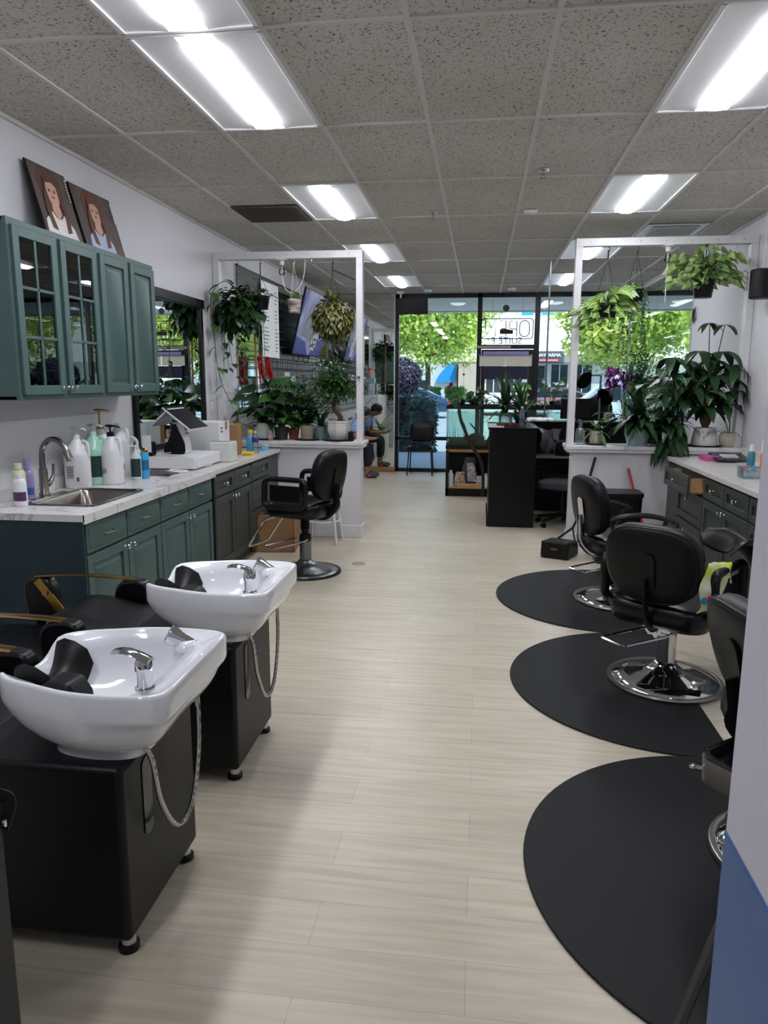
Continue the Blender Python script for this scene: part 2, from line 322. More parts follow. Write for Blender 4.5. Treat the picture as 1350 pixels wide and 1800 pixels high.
# ------------------------------------------------------------ ceiling lights
def light(x, y0, label):
    t = T('ceiling_light',(x,y0+.61,ZC),0,label,'ceiling light','recessed ceiling lights'); a, c = .29, .595
    b = B(); 
    for (x0,y0_,x1,y1) in ((-a-.008,-c-.008,a+.008,-c+.012),(-a-.008,c-.012,a+.008,c+.008),(-a-.008,-c,-a+.012,c),(a-.012,-c,a+.008,c)): bx(b,x0,y0_,-.012,x1,y1,.003)
    O('frame',b,M['white'],t,bevel=.002)
    b = B()   # curved wings
    for s in (-1,1):
        prof = [(s*(.085+.2*k/6), -.004-.001*0+ (.0 if 0 else 0)+ .0+(-.001)) for k in range(7)]
        rs = [[V((p[0],yy,-.002-.0*k)) for k,p in enumerate(prof)] for yy in (-c+.01,c-.01)]
        # shallow trough: dips just below the tiles
        rs = [[V((s*(.085+.2*k/6), yy, -.012+.0095*math.sin(PI*k/6*.5+.0)*1.0)) for k in range(7)] for yy in (-c+.01,-c*.55,0,c*.55,c-.01)]
        rings(b,rs,False,False,closed=False)
    O('reflector',b,M['whitem'],t,ang=60)
    b = B()   # rounded lens, convex
    n = 20; rs = []
    for k in range(n+1):
        v = -c+.03+(2*c-.06)*k/n; e = min(1,(c-.03-abs(v))/.085); wd = .085*math.sqrt(max(.0004,1-(1-e)**2))
        rs.append([V((wd*math.cos(PI*j/8), v, -.006-.034*math.sin(PI*j/8)*(wd/.085)**.5)) for j in range(9)])
    rings(b,rs,False,False,closed=False); O('lens',b,M['lens'],t,ang=60)
    return t
LX, RX = -1.2515, 1.187
lab = {(0,0):'recessed ceiling light cut off by the top of the picture, left row',(0,1):'large recessed ceiling light over the shampoo basins, left row',(0,2):'recessed ceiling light just before the left plant frame',
 (0,3):'third light from the top in the left row, beyond the plant frame',(0,4):'farthest ceiling light of the left row, nearest the shop window',
 (1,1):'large recessed ceiling light at the top right corner',(1,2):'recessed ceiling light above the right salon chairs, before the air vent',(1,3):'ceiling light seen behind the top beam of the right plant frame',(1,4):'farthest ceiling light of the right row, nearest the shop window'}
for k,(lx) in enumerate((LX,RX)):
    for j,yy in enumerate((2.03,3.25,5.688,8.127,10.565)):
        if (k,j) in lab: light(lx,yy,lab[(k,j)])
light(LX,-.407,'recessed ceiling light behind the viewer on the left'); light(RX,-.407,'recessed ceiling light behind the viewer on the right')
# vents and ceiling fittings
t = T('return_vent',(-1.861,6.62,ZC),0,'brown square air return grille in the ceiling beside the left plant frame','vent')
b = B(); bx(b,-.29,-.29,-.012,.29,.29,-.004); O('backing',b,mat('dark brown vent','4d4742',.8),t)
b = B()
for k in range(24): bx(b,-.28,-.285+k*.024,-.02,.28,-.277+k*.024,-.012)
O('slats',b,mat('brown vent slat','57504a',.7),t,ang=0)
t = T('supply_vent',(1.79,7.75,ZC),0,'white ceiling supply vent with dark louvres above the right plant frame','vent')
b = B(); bx(b,-.28,-.28,-.01,.28,.28,-.003); O('frame',b,M['white'],t,bevel=.002)
b = B(); bx(b,-.21,-.21,-.013,.21,.21,-.009); O('backing',b,M['blkm'],t)
b = B()
for k in range(9): bx(b,-.21,-.2+k*.047,-.022,.21,-.178+k*.047,-.012)
O('louvre',b,M['grid'],t,ang=0)
def sprink(x,y,l):
    t = T('fire_sprinkler',(x,y,ZC),0,l,'sprinkler'); b = B(); lathe(b,[(.04,0),(.038,-.006),(.02,-.01),(.012,-.014)],n=20); O('escutcheon',b,M['chrome'],t)
    b = B(); lathe(b,[(.01,-.012),(.01,-.03),(.005,-.035)],n=10); tube(b,[(.009,0,-.03),(.016,0,-.045),(0,0,-.058),(-.016,0,-.045),(-.009,0,-.03)],.003,6); lathe(b,[(.02,-.058),(.021,-.061)],n=14); O('deflector',b,M['steel'],t)
sprink(.39,5.53,'brass fire sprinkler head in the ceiling tile before the right light row'); sprink(-.46,6.75,'small fire sprinkler head near the ceiling centre, left of the white sensor')
t = T('ceiling_sensor',(.385,6.76,ZC),0,'white plastic sensor box mounted on the middle of the ceiling','sensor'); b = B(); bx(b,-.055,-.03,-.028,.055,.03,0); O('body',b,M['white'],t,bevel=.005); b = B(); lathe(b,[(.018,-.028),(.016,-.036)],n=14); O('dome',b,M['grid'],t)
def speaker(x,y,l):
    t = T('smoke_detector',(x,y,ZC),0,l,'detector'); b = B(); lathe(b,[(.07,0),(.07,-.02),(.055,-.035),(.02,-.04)],n=24); O('body',b,M['white'],t); b = B(); lathe(b,[(.012,-.038),(.01,-.05)],n=12); O('sensor_tip',b,M['blkp'],t)
speaker(-.9,12.3,'white round detector on the ceiling just inside the shop window'); speaker(.44,12.2,'round white detector on the ceiling above the entrance door')

# ------------------------------------------------------------ shop front
BM_ = mat('dark bronze aluminium','16161a',.4,.3)
def bar(name, *bb):
    b = B(); [bx(b,*q) for q in bb]; return st(name,b,BM_,ang=0,bevel=.003)
y0, y1 = 12.86, 12.96
bar('window_frame_1',(-1.49,y0,0,-1.43,y1,ZC),(-.09,y0,0,-.012,y1,ZC),(-1.49,y0,2.975,-.012,y1,ZC),(-1.49,y0,0,-.012,y1,.06),(-1.49,y0,.56,-.012,y1,.62))
bar('window_frame_2',(.87,y0,0,.955,y1,ZC),(-.012,y0,2.975,.87,y1,ZC),(-.012,y0,2.13,.87,y1,2.2))
bar('window_frame_3',(.955,y0,2.975,XR,y1,ZC),(.955,y0,0,XR,y1,.06),(.955,y0,.56,XR,y1,.62))
for nme,q in (('window_1',(-1.43,12.9,.06,-.09,12.908,2.975)),('window_2',(-.012,12.9,2.2,.87,12.908,2.975)),('window_3',(.955,12.9,.06,2.43,12.908,2.975))):
    b = B(); bx(b,*q); st(nme,b,M['glass'],ang=0)
b = B(); bx(b,-1.43,12.892,.06,-.09,12.896,1.912); o = O('window_film',b,M['film'],ang=0); tag(o,'smoked tint film covering the lower part of the left shop window','window film')
b = B(); bx(b,.955,12.892,.06,2.425,12.896,1.912); o = O('window_film',b,M['film'],ang=0); tag(o,'smoked tint film covering the lower part of the right shop window','window film')
b = B(); bx(b,-.01,12.87,.01,.06,12.93,2.12); bx(b,.79,12.87,.01,.868,12.93,2.12); bx(b,.06,12.87,.01,.79,12.93,.25); bx(b,.06,12.87,2.02,.79,12.93,2.12); d = st('door_1',b,BM_,ang=0,bevel=.003)
b = B(); bx(b,.06,12.895,.25,.79,12.905,2.02); o = O('pane',b,M['glass'],d,ang=0)
b = B(); bx(b,.05,12.83,1.0,.8,12.85,1.05); bx(b,.08,12.85,1.01,.1,12.88,1.04); bx(b,.74,12.85,1.01,.76,12.88,1.04); O('push_bar',b,M['sat'],d)
# blind on the door
t = T('door_blind',(.4,12.82,1.72),0,'cream roller blind pulled part way over the entrance door glass','blind')
b = B(); bx(b,-.44,-.01,.12,0-.006,.0,.30); bx(b,.006,-.01,.12,.44,.0,.30); O('panel',b,M['cream'],t)
b = B(); bx(b,-.455,-.02,.29,.455,.02,.31); O('rail',b,M['sat'],t); b = B(); bx(b,-.38,-.012,.312,.38,-.006,.365); O('valance',b,mat('lilac cloth','8f86c9',.7),t); b = B(); bx(b,-.38,.0,-.1,.38,.008,.115); O('lower_screen',b,mat('dark violet cloth','23213a',.8),t)
t = T('notice_strip',(.2,12.84,2.16),0,'white narrow printed notice strip on the bar above the door','sign'); b = B(); bx(b,-.28,0,-.02,.28,.012,.02); O('panel',b,M['potb'],t,ang=0)
b = B()
for k in range(26): bx(b,-.26+k*.02,-.002,-.007,-.26+k*.02+.012,0,.007)
O('print',b,M['lgrey'],t,ang=0)
t = T('round_sticker',(.385,12.885,2.8),0,'dark brown round disc stuck high on the glass over the door','sticker'); b = B(); lathe(b,[(.055,0),(.055,.006)],n=28,M=Mx.Rotation(R(-90),4,'X')); O('disc',b,mat('brown disc','463a3a',.5),t)
# OPEN neon sign seen from behind
t = T('open_sign',(.41,12.84,2.46),180,'unlit neon OPEN sign seen from behind in the glass over the door','sign')
nm = mat('dark neon tube','14181a',.4,spec=.2); W_ = .42
def ntube(pts,closed=False): tube(b,[(x,0,z) for x,z in pts],.009,6,closed)
b = B(); ntube([(p[0],p[1]) for p in rrect(.86,.33,.05)],True); O('border_tube',b,nm,t)
b = B(); ntube([(-.29+p[0],p[1]) for p in rrect(.16,.26,.075)],True); O('letter_o',b,nm,t)
b = B(); ntube([(-.16,-.13),(-.16,.13),(-.05,.12),(-.03,.06),(-.05,0),(-.16,-.01)]); O('letter_p',b,nm,t)
b = B(); ntube([(.12,.13),(.02,.13),(.02,-.13),(.12,-.13)]); ntube([(.02,0),(.1,0)]); O('letter_e',b,nm,t)
b = B(); ntube([(.2,-.13),(.2,.13),(.36,-.13),(.36,.13)]); O('letter_n',b,nm,t)
b = B(); bx(b,-.1,-.03,-.085,.12,.01,-.02); O('transformer',b,M['blkp'],t,bevel=.004)
b = B(); bx(b,-.04,-.02,-.02,.12,-.005,-.005); O('red_strip',b,M['orange'],t)
b = B()
for s in (-.25,.25): tube(b,[(s,0,.165),(s,0,.5)],.002,5)
O('hanging_wire',b,M['blkm'],t)
t = T('suite_lettering',(.41,12.912,2.26),180,'dark vinyl letters SUITE F on the outside of the glass over the door','lettering')
text('letters','SUITE F',.16,mat('slate vinyl','3f5560',.5),t,(0,0,0),(R(90),0,0),.001)
# TV-like speaker panel top left of the window
t = T('wall_monitor',(-1.15,12.3,2.72),0,'black flat monitor hung from the ceiling corner at the left of the shop window','monitor'); t.rotation_euler = (R(10),0,0)
b = B(); bx(b,-.255,-.03,-.06,.255,.03,.2); O('screen_body',b,M['blkp'],t,bevel=.012)
b = B(); tube(b,[(-.2,.03,.1),(-.2,.12,.1),(-.2,.12,.30)],.015,8); bx(b,-.26,.1,.26,-.14,.16,.30); O('bracket',b,M['white'],t)
b = B(); lathe(b,[(.008,0),(.008,.004)],n=10,M=Mx.Translation((0,-.03,-.045))@Mx.Rotation(R(90),4,'X')); O('badge',b,M['sat'],t)
# front-left mirror wall + wooden plinth
t = T('wall_mirror',(-2.08,12.76,.09),0,'tall mirror covering the front wall left of the shop window','mirror')
b = B(); bx(b,-.58,-.006,0,.58,.01,ZC-.1); O('glass',b,M['mirror'],t,ang=0)
b = B(); bx(b,.58,-.012,0,.592,.012,ZC-.1); O('edge_trim',b,M['trimw'],t,ang=0)
b = B(); bx(b,-2.66,12.70,0,-1.47,12.755,.085); o = O('mirror_plinth',b,M['wood'],bevel=.004); tag(o,'low tan wooden plinth under the tall front mirror','plinth')
# right wall mirror panels
for i,(a,c,l) in enumerate(((9.2,11.0,'nearest tall mirror panel on the right wall beside the plants'),(11.01,12.82,'tall mirror panel on the right wall meeting the shop window'))):
    b = B(); bx(b,XR-.012,a,.12,XR-.002,c,2.98); o = O('wall_mirror',b,mat('mirror pane %d'%i,'d3dbd8',.012,1),ang=0); tag(o,l,'mirror')

# ------------------------------------------------------------ outdoors
b = B(); bx(b,-30,12.95,-.2,30,16.6,-.02); st('floor_sidewalk',b,M['conc'],ang=0)
b = B(); rings(b,[[V((x,y,z)) for y,z in ((16.6,-.15),(37,-.15),(41,.3),(45,.62),(120,.9))] for x in (-70,70)],False,False,closed=False); st('floor_parking',b,M['asph'],ang=0)
b = B(); bx(b,-30,13.0,3.02,30,15.9,3.3); bx(b,-30,15.8,3.0,30,15.95,3.9); st('ceiling_soffit',b,M['plast'],ang=0)
b = B(); bx(b,-30,12.97,ZC,30,13.1,5); bx(b,-30,12.97,-.1,XL,13.05,ZC+.1); bx(b,XR,12.97,-.1,30,13.05,ZC+.1); st('wall_facade',b,M['plast'],ang=0)
def downl(x,y,l):
    o = T('soffit_light',(x,y,3.02),0,l,'light'); b = B(); lathe(b,[(.14,0),(.14,-.01),(.1,-.03),(.03,-.04)],n=24); O('lens',b,mat('pale soffit lens','e8ecf4',.4,emit=.5),o)
downl(-.47,14.2,'round white light under the outside soffit, seen through the left window'); downl(1.32,14.2,'round white light under the outside soffit, seen through the right window'); downl(3.1,14.2,'round white soffit light beyond the right edge of the window')
def leaves(bm, c, rad, n, size, rng, fill=.45, squash=1, uv=None):
    for _ in range(n):
        d = V((rng.gauss(0,1),rng.gauss(0,1),rng.gauss(0,1))).normalized(); q = fill+(1-fill)*rng.random()**.5
        p = V(c)+V((d.x*rad[0]*q,d.y*rad[1]*q,d.z*rad[2]*q))
        a = V((rng.gauss(0,1),rng.gauss(0,1),rng.gauss(0,1))).normalized(); s = a.cross(d).normalized() if a.cross(d).length>.01 else V((1,0,0)); sz = size*(.6+.8*rng.random())
        vs = [bm.verts.new(p+a*sz*.6),bm.verts.new(p+s*sz*.3+a*.1*sz),bm.verts.new(p-a*sz*.6),bm.verts.new(p-s*sz*.3+a*.1*sz)]; bm.faces.new(vs)
def tree(x,y,zb,h,rad,n,m,l,clumps=26,seed=1,zlow=.0):
    t = T('street_tree',(x,y,zb),0,l,'tree'); g = random.Random(seed); b = B(); leaves(b,(0,0,h),tuple(q*.85 for q in rad),n//2,.24,g)
    for _ in range(clumps):
        d = V((g.gauss(0,1),g.gauss(0,1),g.gauss(0,.8))).normalized()
        leaves(b,(d.x*rad[0]*.75,d.y*rad[1]*.75,h+d.z*rad[2]*.75),tuple(q*.36 for q in rad),n//clumps,.22,g,.3)
    O('foliage',b,m,t,ang=0)
    b = B(); tube(b,smooth([(0,0,-.1),(.05,0,h*.3),(-.03,0,h*.6),(.05,0,h)],4),[.16-.006*k for k in range(13)],8)
    for k in range(7):
        a = k*.9; tube(b,[(0,0,h*.42),(math.cos(a)*rad[0]*.35,math.sin(a)*rad[1]*.35,h*.75),(math.cos(a)*rad[0]*.7,math.sin(a)*rad[1]*.7,h+.3*k*.3)],[.08,.05,.02],6)
    O('trunk',b,M['bark'],t)
tree(-2.9,40,.5,4.7,(3.5,2.6,3.3),9000,M['treeA'],'big lime green tree with a pale trunk beyond the parking lot, left window',seed=3)
tree(-6.9,35,-.1,5.0,(3.0,2.4,3.2),3000,M['treeB'],'tree at the far left edge behind the hanging monitor',seed=4)
tree(.2,74,.9,8.3,(3.0,2,1.5),1500,M['treeA'],'distant tree showing behind the open sign',seed=5)
tree(6.2,31,-.1,4.9,(3.4,2.4,3.0),9500,M['treeB'],'yellow green tree filling the right shop window',seed=6)
tree(13.4,30,-.1,4.6,(3.6,2.6,3.2),4600,M['treeA'],'tree far right outside, seen in the cabinet glass reflections',seed=8)
tree(-13.5,34,-.1,4.8,(3.8,2.6,3.3),4500,M['treeB'],'tree far to the left outside, seen only in reflections',seed=12)
tree(-20.5,33,-.1,4.8,(3.8,2.6,3.3),3000,M['treeA'],'outermost tree on the left of the parking lot',seed=13)
tree(19.5,33,-.1,5,(4,2.6,3.6),2600,M['treeB'],'outermost tree on the right of the parking lot',seed=9)
def hedge(x0,x1,y0,y1,z0,z1,m,l,n,sz=.12,name='hedge'):
    g = random.Random(int(x0*10)+99); t = T(name,((x0+x1)/2,(y0+y1)/2,z0),0,l,'hedge'); b = B(); hx_,hy,h = (x1-x0)/2,(y1-y0)/2,z1-z0
    for _ in range(n):
        f = g.choice('xyzzyy'); p = [g.uniform(-hx_,hx_),g.uniform(-hy,hy),g.uniform(0,h)]
        if f=='x': p[0]=g.choice((-hx_,hx_))
        elif f=='y': p[1]=g.choice((-hy,-hy,hy))
        else: p[2]=h
        leaves(b,p,(.05,.05,.05),1,sz*1.6,g)
    O('foliage',b,m,t,ang=0); b = B(); bx(b,-hx_*.93,-hy*.9,0,hx_*.93,hy*.9,h*.94); O('branches',b,m,t,ang=0)
hedge(-4.2,-1.12,16.9,18.0,-.1,1.15,M['hedgeD'],'large clipped dark hedge just outside the left shop window',2600)
hedge(-3.5,-2.3,41,42,.3,1.15,M['hedge'],'low bright green hedge left of the tree trunk',500)
hedge(-1.95,-.9,41,42,.3,1.15,M['hedge'],'low bright green hedge right of the tree trunk',450)
t = T('purple_shrub',(-2.15,19.3,-.1),0,'round purple leaved shrub on a short trunk behind the dark hedge','shrub'); b = B(); g = random.Random(5); leaves(b,(0,0,1.78),(.62,.55,.5),2600,.09,g,.8); ball(b,(0,0,1.78),.5,16,10,(1.1,1,.9)); O('foliage',b,M['purple'],t,ang=0)
b = B(); tube(b,[(0,0,0),(.02,0,.7),(0,0,1.4)],[.08,.06,.05],8); O('trunk',b,M['bark'],t)
# cars
def car(x,y,z,rz,c,l,suv=0,seed=0):
    t = T('parked_car',(x,y,z),rz,l,'car'); pm = mat('car paint '+c,c,.2,.2,coat=1); h = .25*suv
    low = [(-2.3,.32),(-2.33,.6),(-2.2,.8+h*.4),(-1.2,.93+h*.5),(1.55,.95+h*.5),(2.2,.88+h*.6),(2.32,.6),(2.25,.3)]
    b = B(); rs = []
    for yy,s in ((-.9,.93),(-.88,1),(0,1.02),(.88,1),(.9,.93)): rs.append([V((px,yy,.3+(pz-.3)*s)) for px,pz in low])
    rings(b,rs); O('body',b,pm,t,bevel=.03)
    top = [(-1.35,.9+h*.5),(-.55,1.36+h*1.2),(-.2,1.43+h*1.3),(.7,1.42+h*1.4),(1.3-.0*suv,1.2+h*1.8 if suv else 1.24),(1.95,.93+h*.6)]
    b = B(); rs = []
    for yy,s in ((-.72,.98),(-.74,1),(0,1.03),(.74,1),(.72,.98)): rs.append([V((px,yy*(1 if pz<1 else .86),.9+(pz-.9)*s)) for px,pz in top])
    rings(b,rs); O('roof',b,pm,t,bevel=.02)
    b = B()
    for s in (-1,1):
        for q in ([(-1.15,.97),(-.55,1.28),(-.1,1.34),(-.1,.97)],[(-.02,.97),(-.02,1.34),(.65,1.34),(1.3,1.15),(1.5,.98)]): prism(b,[(a,c_+h*(.6 if c_<1 else 1.15)) for a,c_ in q],s*.70,s*.745,ax='y')
    O('side_window',b,M['wdark'],t,ang=0)
    for wx in (-1.42,1.4):
        for s in (-1,1):
            b = B(); Mw = Mx.Translation((wx,s*.84,.34))@Mx.Rotation(R(90),4,'X'); lathe(b,[(.24,-.1),(.34,-.1),(.345,0),(.34,.1),(.24,.1)],n=24,M=Mw,cap0=False,cap1=False); wv = O('wheel',b,M['blkp'],t)
            b = B(); lathe(b,[(.05,.08*1),(.05,-.08)],n=10,M=Mw)
            for k in range(10):
                a = k*PI/5; Mk = Mw@Mx.Rotation(a,4,'Z'); bx(b,.03,-.018,-.09,.25,.018,.09,Mk)
            lathe(b,[(.235,-.1),(.25,-.1),(.25,.1),(.235,.1)],n=24,M=Mw,cap0=False,cap1=False); O('rim',b,M['chrome'],wv,ang=0)
    b = B(); 
    for s in (-1,1): bx(b,2.2,s*.6-.15,.68+h,2.33,s*.6+.15,.78+h)
    O('tail_lamp',b,M['red'],t)
car(-3.75,35,-.14,0,'2d4668','dark blue sedan parked outside behind the clipped hedge')
car(4.6,25.5,-.14,0,'dfe6ee','white car parked outside the right shop window',suv=1); car(8.6,34,-.14,0,'e2c11c','yellow car parked at the far right of the lot'); car(3.4,37,-.14,0,'b47f8c','pink red car seen through the right window behind the tank',suv=0)
# buildings opposite
t = T('shop_building',(1.9,58,.5),0,'long pale shop building with white metal roof across the street','building')
b = B(); bx(b,-2.0,0,0,8.6,8,3.3); O('wall',b,M['plast'],t,ang=0)
b = B(); bx(b,-2.1,-1.2,3.0,8.8,8,3.3); rings(b,[[V((x,-1.2,3.25)) ,V((x,3,6.2)),V((x,8,6.2)),V((x,8,3.25))] for x in (-2.2,8.9)]); 
for k in range(36): bx(b,-2.1+k*.3,-1.22,0,-2.06+k*.3,-1.19,.02,Mx.Translation((0,0,3.3)))
O('roof',b,M['metalroof'],t,ang=0)
for k,(a,c,zz) in enumerate(((-1.5,-.4,2.2),(0,1.2,2.2),(1.6,2.9,2.2),(3.4,4.6,2.3),(5,6.4,2.3))):
    b = B(); bx(b,a,-.05,.2,c,.02,zz); wn = O('shop_window',b,M['wdark'],t,ang=0); b = B(); bx(b,(a+c)/2-.03,-.08,.2,(a+c)/2+.03,-.04,zz); O('mullion',b,M['white'],wn,ang=0)
b = B(); bx(b,1.9,-1.45,2.35,4.15,-1.2,3.25); O('sign_board',b,mat('charcoal sign board','3b4048',.6),t,ang=0)
text('sign_lettering','SHAWARMA',.34,mat('white sign letters','f0f4f8',.5,emit=.0),t,(2.95,-1.5,2.95),(R(90),0,0),.03)
b = B(); bx(b,2.35,-1.5,2.52,3.7,-1.45,2.66); O('red_strip',b,mat('faded red','d46a70',.6),t)
t = T('beige_building',(-1.1,56,.5),0,'beige stucco wall of a building across the street, left of the door','building'); b = B(); bx(b,-.62,0,0,.75,5,2.5); O('wall',b,M['stucco'],t,ang=0)
b = B(); bx(b,-.7,-.1,2.5,.83,5,2.7); O('parapet',b,M['plast'],t,ang=0)
t = T('blue_shopfront',(-4.4,57,.5),0,'grey shopfront with a bright blue awning behind the tree trunk','building'); b = B(); bx(b,-6,0,0,2.55,5,2.6); O('wall',b,M['plast'],t,ang=0)
b = B(); prism(b,[(.9,.95),(2.45,.95),(2.45,2.5),(1.8,2.2),(1.2,1.5)],-.3,-.05,ax='y'); O('awning',b,M['awnb'],t,ang=0); b = B(); bx(b,-5,-.04,.2,.4,.01,1.1); O('shop_window',b,M['wdark'],t,ang=0)
t = T('tall_building',(5.2,75,.9),0,'tall pale building behind the metal roofed shops','building'); b = B(); bx(b,-1.8,0,0,2,6,10); O('wall',b,M['metalroof'],t,ang=0); b = B()
for k in range(3): bx(b,-1.4,-.05,5+k*1.5,1.6,.02,5.9+k*1.5)
O('shop_window',b,M['awnb'],t,ang=0)
# ------------------------------------------------------------ cabinets (front faces local -Y, width along local X, origin at floor, back at y=+depth)
def door_panel(b, x0, x1, z0, z1, style, y=0):
    f = .055 if style=='raised' else .06
    if z1-z0 < .2: f = .032 if style=='raised' else .045
    if style == 'slab': bx(b,x0,y-.022,z0,x1,y,z1); rings(b,[[V((x0+.02,y-.022,z0+.02)),V((x1-.02,y-.022,z0+.02)),V((x1-.02,y-.022,z1-.02)),V((x0+.02,y-.022,z1-.02))],[V((x0+.028,y-.027,z0+.028)),V((x1-.028,y-.027,z0+.028)),V((x1-.028,y-.027,z1-.028)),V((x0+.028,y-.027,z1-.028))]]); return
    for q in ((x0,z0,x0+f,z1),(x1-f,z0,x1,z1),(x0+f,z0,x1-f,z0+f),(x0+f,z1-f,x1-f,z1)): bx(b,q[0],y-.022,q[1],q[2],y,q[3])
    bx(b,x0+f,y-.008,z0+f,x1-f,y-.001,z1-f)
    if style == 'raised':
        a = f+.010; c = f+.036
        rings(b,[[V((x0+a,y-.006,z0+a)),V((x1-a,y-.006,z0+a)),V((x1-a,y-.006,z1-a)),V((x0+a,y-.006,z1-a))],[V((x0+c,y-.021,z0+c)),V((x1-c,y-.021,z0+c)),V((x1-c,y-.021,z1-c)),V((x0+c,y-.021,z1-c))]])
def knob(par, x, z, y=-.022, m='chrome'):
    b = B(); Mk = Mx.Translation((x,y,z))@Mx.Rotation(R(90),4,'X'); lathe(b,[(.009,0),(.005,.004),(.005,.014),(.013,.018),(.015,.024),(.012,.030),(.004,.032)],n=14,M=Mk); return O('knob',b,M[m],par)
def pull(par, x, z, y=-.027, w_=.096, m='steel'):
    b = B(); tube(b,smooth([(x-w_/2,y,z),(x-w_/2+.004,y-.018,z),(x-w_/4,y-.026,z),(x+w_/4,y-.026,z),(x+w_/2-.004,y-.018,z),(x+w_/2,y,z)],3),.005,8); return O('handle',b,M[m],par)
def base_cab(loc, rz, wd, style, m, label, sinkcut=0, doors=2, drawers=2, stack=0, open_top=0, kick=.1, depth=.60, H=.87, group=None, side=None):
    t = T('base_cabinet',loc,rz,label,'cabinet',group)
    b = B(); bx(b,0,0,kick,wd,depth,H-sinkcut); bx(b,.001,.06,0,wd-.001,depth-.001,kick)
    if sinkcut: bx(b,0,.0,H-sinkcut,wd,.02,H); bx(b,0,.02,H-sinkcut,.02,depth,H); bx(b,wd-.02,.02,H-sinkcut,wd,depth,H)
    O('body',b,M[m],t,bevel=.002)
    g = .006
    if stack:
        zs = [(H-.17,H-.015),(.43,H-.185),(kick+.02,.415)] if stack == 3 else []
        for i,(a,c) in enumerate(zs):
            b = B(); dy = -open_top if i == 0 else 0
            door_panel(b,g,wd-g,a,c,style,dy); d = O('drawer',b,M[m],t,bevel=.0025)
            if i == 0 and open_top:
                b = B(); bx(b,.03,dy,a+.015,.042,0,c-.02); bx(b,wd-.042,dy,a+.015,wd-.03,0,c-.02); bx(b,.03,dy,a+.012,wd-.03,0,a+.02); O('drawer_box',b,M['lightwood'],d)
            knob(d,wd/2,(a+c)/2 if i==0 else c-.06,dy-.022 if style=='shaker' else dy-.027)
        return t
    for k in range(drawers):
        a = g+(wd/drawers)*k; c = (wd/drawers)*(k+1)-g; b = B(); door_panel(b,a,c,H-.175,H-.02,'slab' if style=='raised' else style)
        d = O('drawer',b,M[m],t,bevel=.0025); (pull if style=='raised' else knob)(d,(a+c)/2,H-.095)
    for k in range(doors):
        a = g+(wd/doors)*k; c = (wd/doors)*(k+1)-g; b = B(); door_panel(b,a,c,kick+.015,H-.19,style)
        d = O('door',b,M[m],t,bevel=.0025); knob(d,c-.03 if k%2==0 else a+.03,H-.225)
    return t
CF = -2.045   # left front plane
base_cab((CF,3.49,0),90,.905,'raised','green','green painted double cabinet nearest the viewer, under the sink',depth=.63,sinkcut=.2)
base_cab((CF,4.40,0),90,.92,'raised','green','second green painted double cabinet, between the sink cabinet and the charcoal ones',depth=.63)
b = B(); bx(b,XL+.002,3.472,0,CF+.018,3.488,.872); o = O('cabinet_end_panel',b,M['greenD'],bevel=.002); tag(o,'dark teal end panel closing the near side of the green cabinets','panel')
b = B(); bx(b,XL+.002,5.325,.1,CF+.03,5.365,.872); o = O('gap_strip',b,M['blkm'],bevel=.002); tag(o,'black strip put in as the dark gap between the green and charcoal cabinets','panel')  # open gap here; its darkness is put in as a black strip
base_cab((CF,5.37,0),90,.93,'shaker','grey','charcoal double cabinet with shaker doors on the left, behind the green ones',depth=.63)
base_cab((CF,6.305,0),90,.565,'shaker','grey','charcoal three drawer cabinet beside the left half wall',stack=3,depth=.63)
b = B(); bx(b,XL+.002,6.875,.1,CF,7.25,.872); o = O('cabinet_end_panel',b,M['grey'],bevel=.002); tag(o,'plain charcoal filler panel between the left drawers and the half wall','panel')
# left worktops
SX0,SX1,SY0,SY1 = -2.50,-2.10,3.72,4.32
b = B()
for q in ((XL+.002,3.455,-2.005,SY0),(XL+.002,SY1,-2.005,5.355),(XL+.002,SY0,SX0,SY1),(SX1,SY0,-2.005,SY1)): bx(b,q[0],q[1],.874,q[2],q[3],.91)
bx(b,-2.012,3.455,.862,-2.003,5.355,.911); bx(b,XL+.002,3.455,.911,XL+.018,5.355,.985)
o = O('worktop',b,M['lam'],bevel=0,ang=0); tag(o,'white marble look worktop on the green cabinets with the steel sink set in','worktop')
b = B(); bx(b,XL+.002,5.357,.874,-2.015,7.262,.912); bx(b,XL+.002,5.357,.912,XL+.018,7.262,1.0); o = O('worktop',b,M['quartz'],ang=0,bevel=.003); tag(o,'pale quartz worktop on the left charcoal cabinets, ending at the half wall','worktop')
# sink
t = T('sink',((SX0+SX1)/2,(SY0+SY1)/2,.911),0,'stainless steel drop in sink set into the marble worktop','sink'); hw,hh = (SX1-SX0)/2,(SY1-SY0)/2
rs = []
for s,z,r in ((.0,.002,.06),(.004,.006,.06),(-.02,.006,.05),(-.03,-.01,.05),(-.045,-.14,.07),(-.1,-.165,.07)): rs.append([V((x,y,z)) for x,y in rrect(2*hw+2*s+.03,2*hh+2*s+.03,r,5)])
b = B(); rings(b,rs,False,True); O('bowl',b,M['nickel'],t,ang=50)
b = B(); bx(b,-hw-.07,-.16,.002,-hw-.012,.16,.007); O('deck_plate',b,M['nickel'],t,bevel=.003); b = B(); lathe(b,[(.04,-.163),(.03,-.160)],n=18); O('drain',b,M['chrome'],t)
t = T('kitchen_faucet',(-2.56,4.0,.918),0,'brushed nickel high arc faucet with pull down spout behind the sink','faucet')
b = B(); lathe(b,[(.033,0),(.033,.01),(.026,.02),(.026,.13),(.024,.16)],n=20)
pth = smooth([(0,0,.13),(0,0,.22),(.012,-.003,.285),(.06,-.012,.33),(.12,-.02,.33),(.17,-.03,.285),(.19,-.034,.25)],5); tube(b,pth,[.02-.004*min(1,i/8) for i in range(len(pth))],12); O('spout',b,M['nickel'],t)
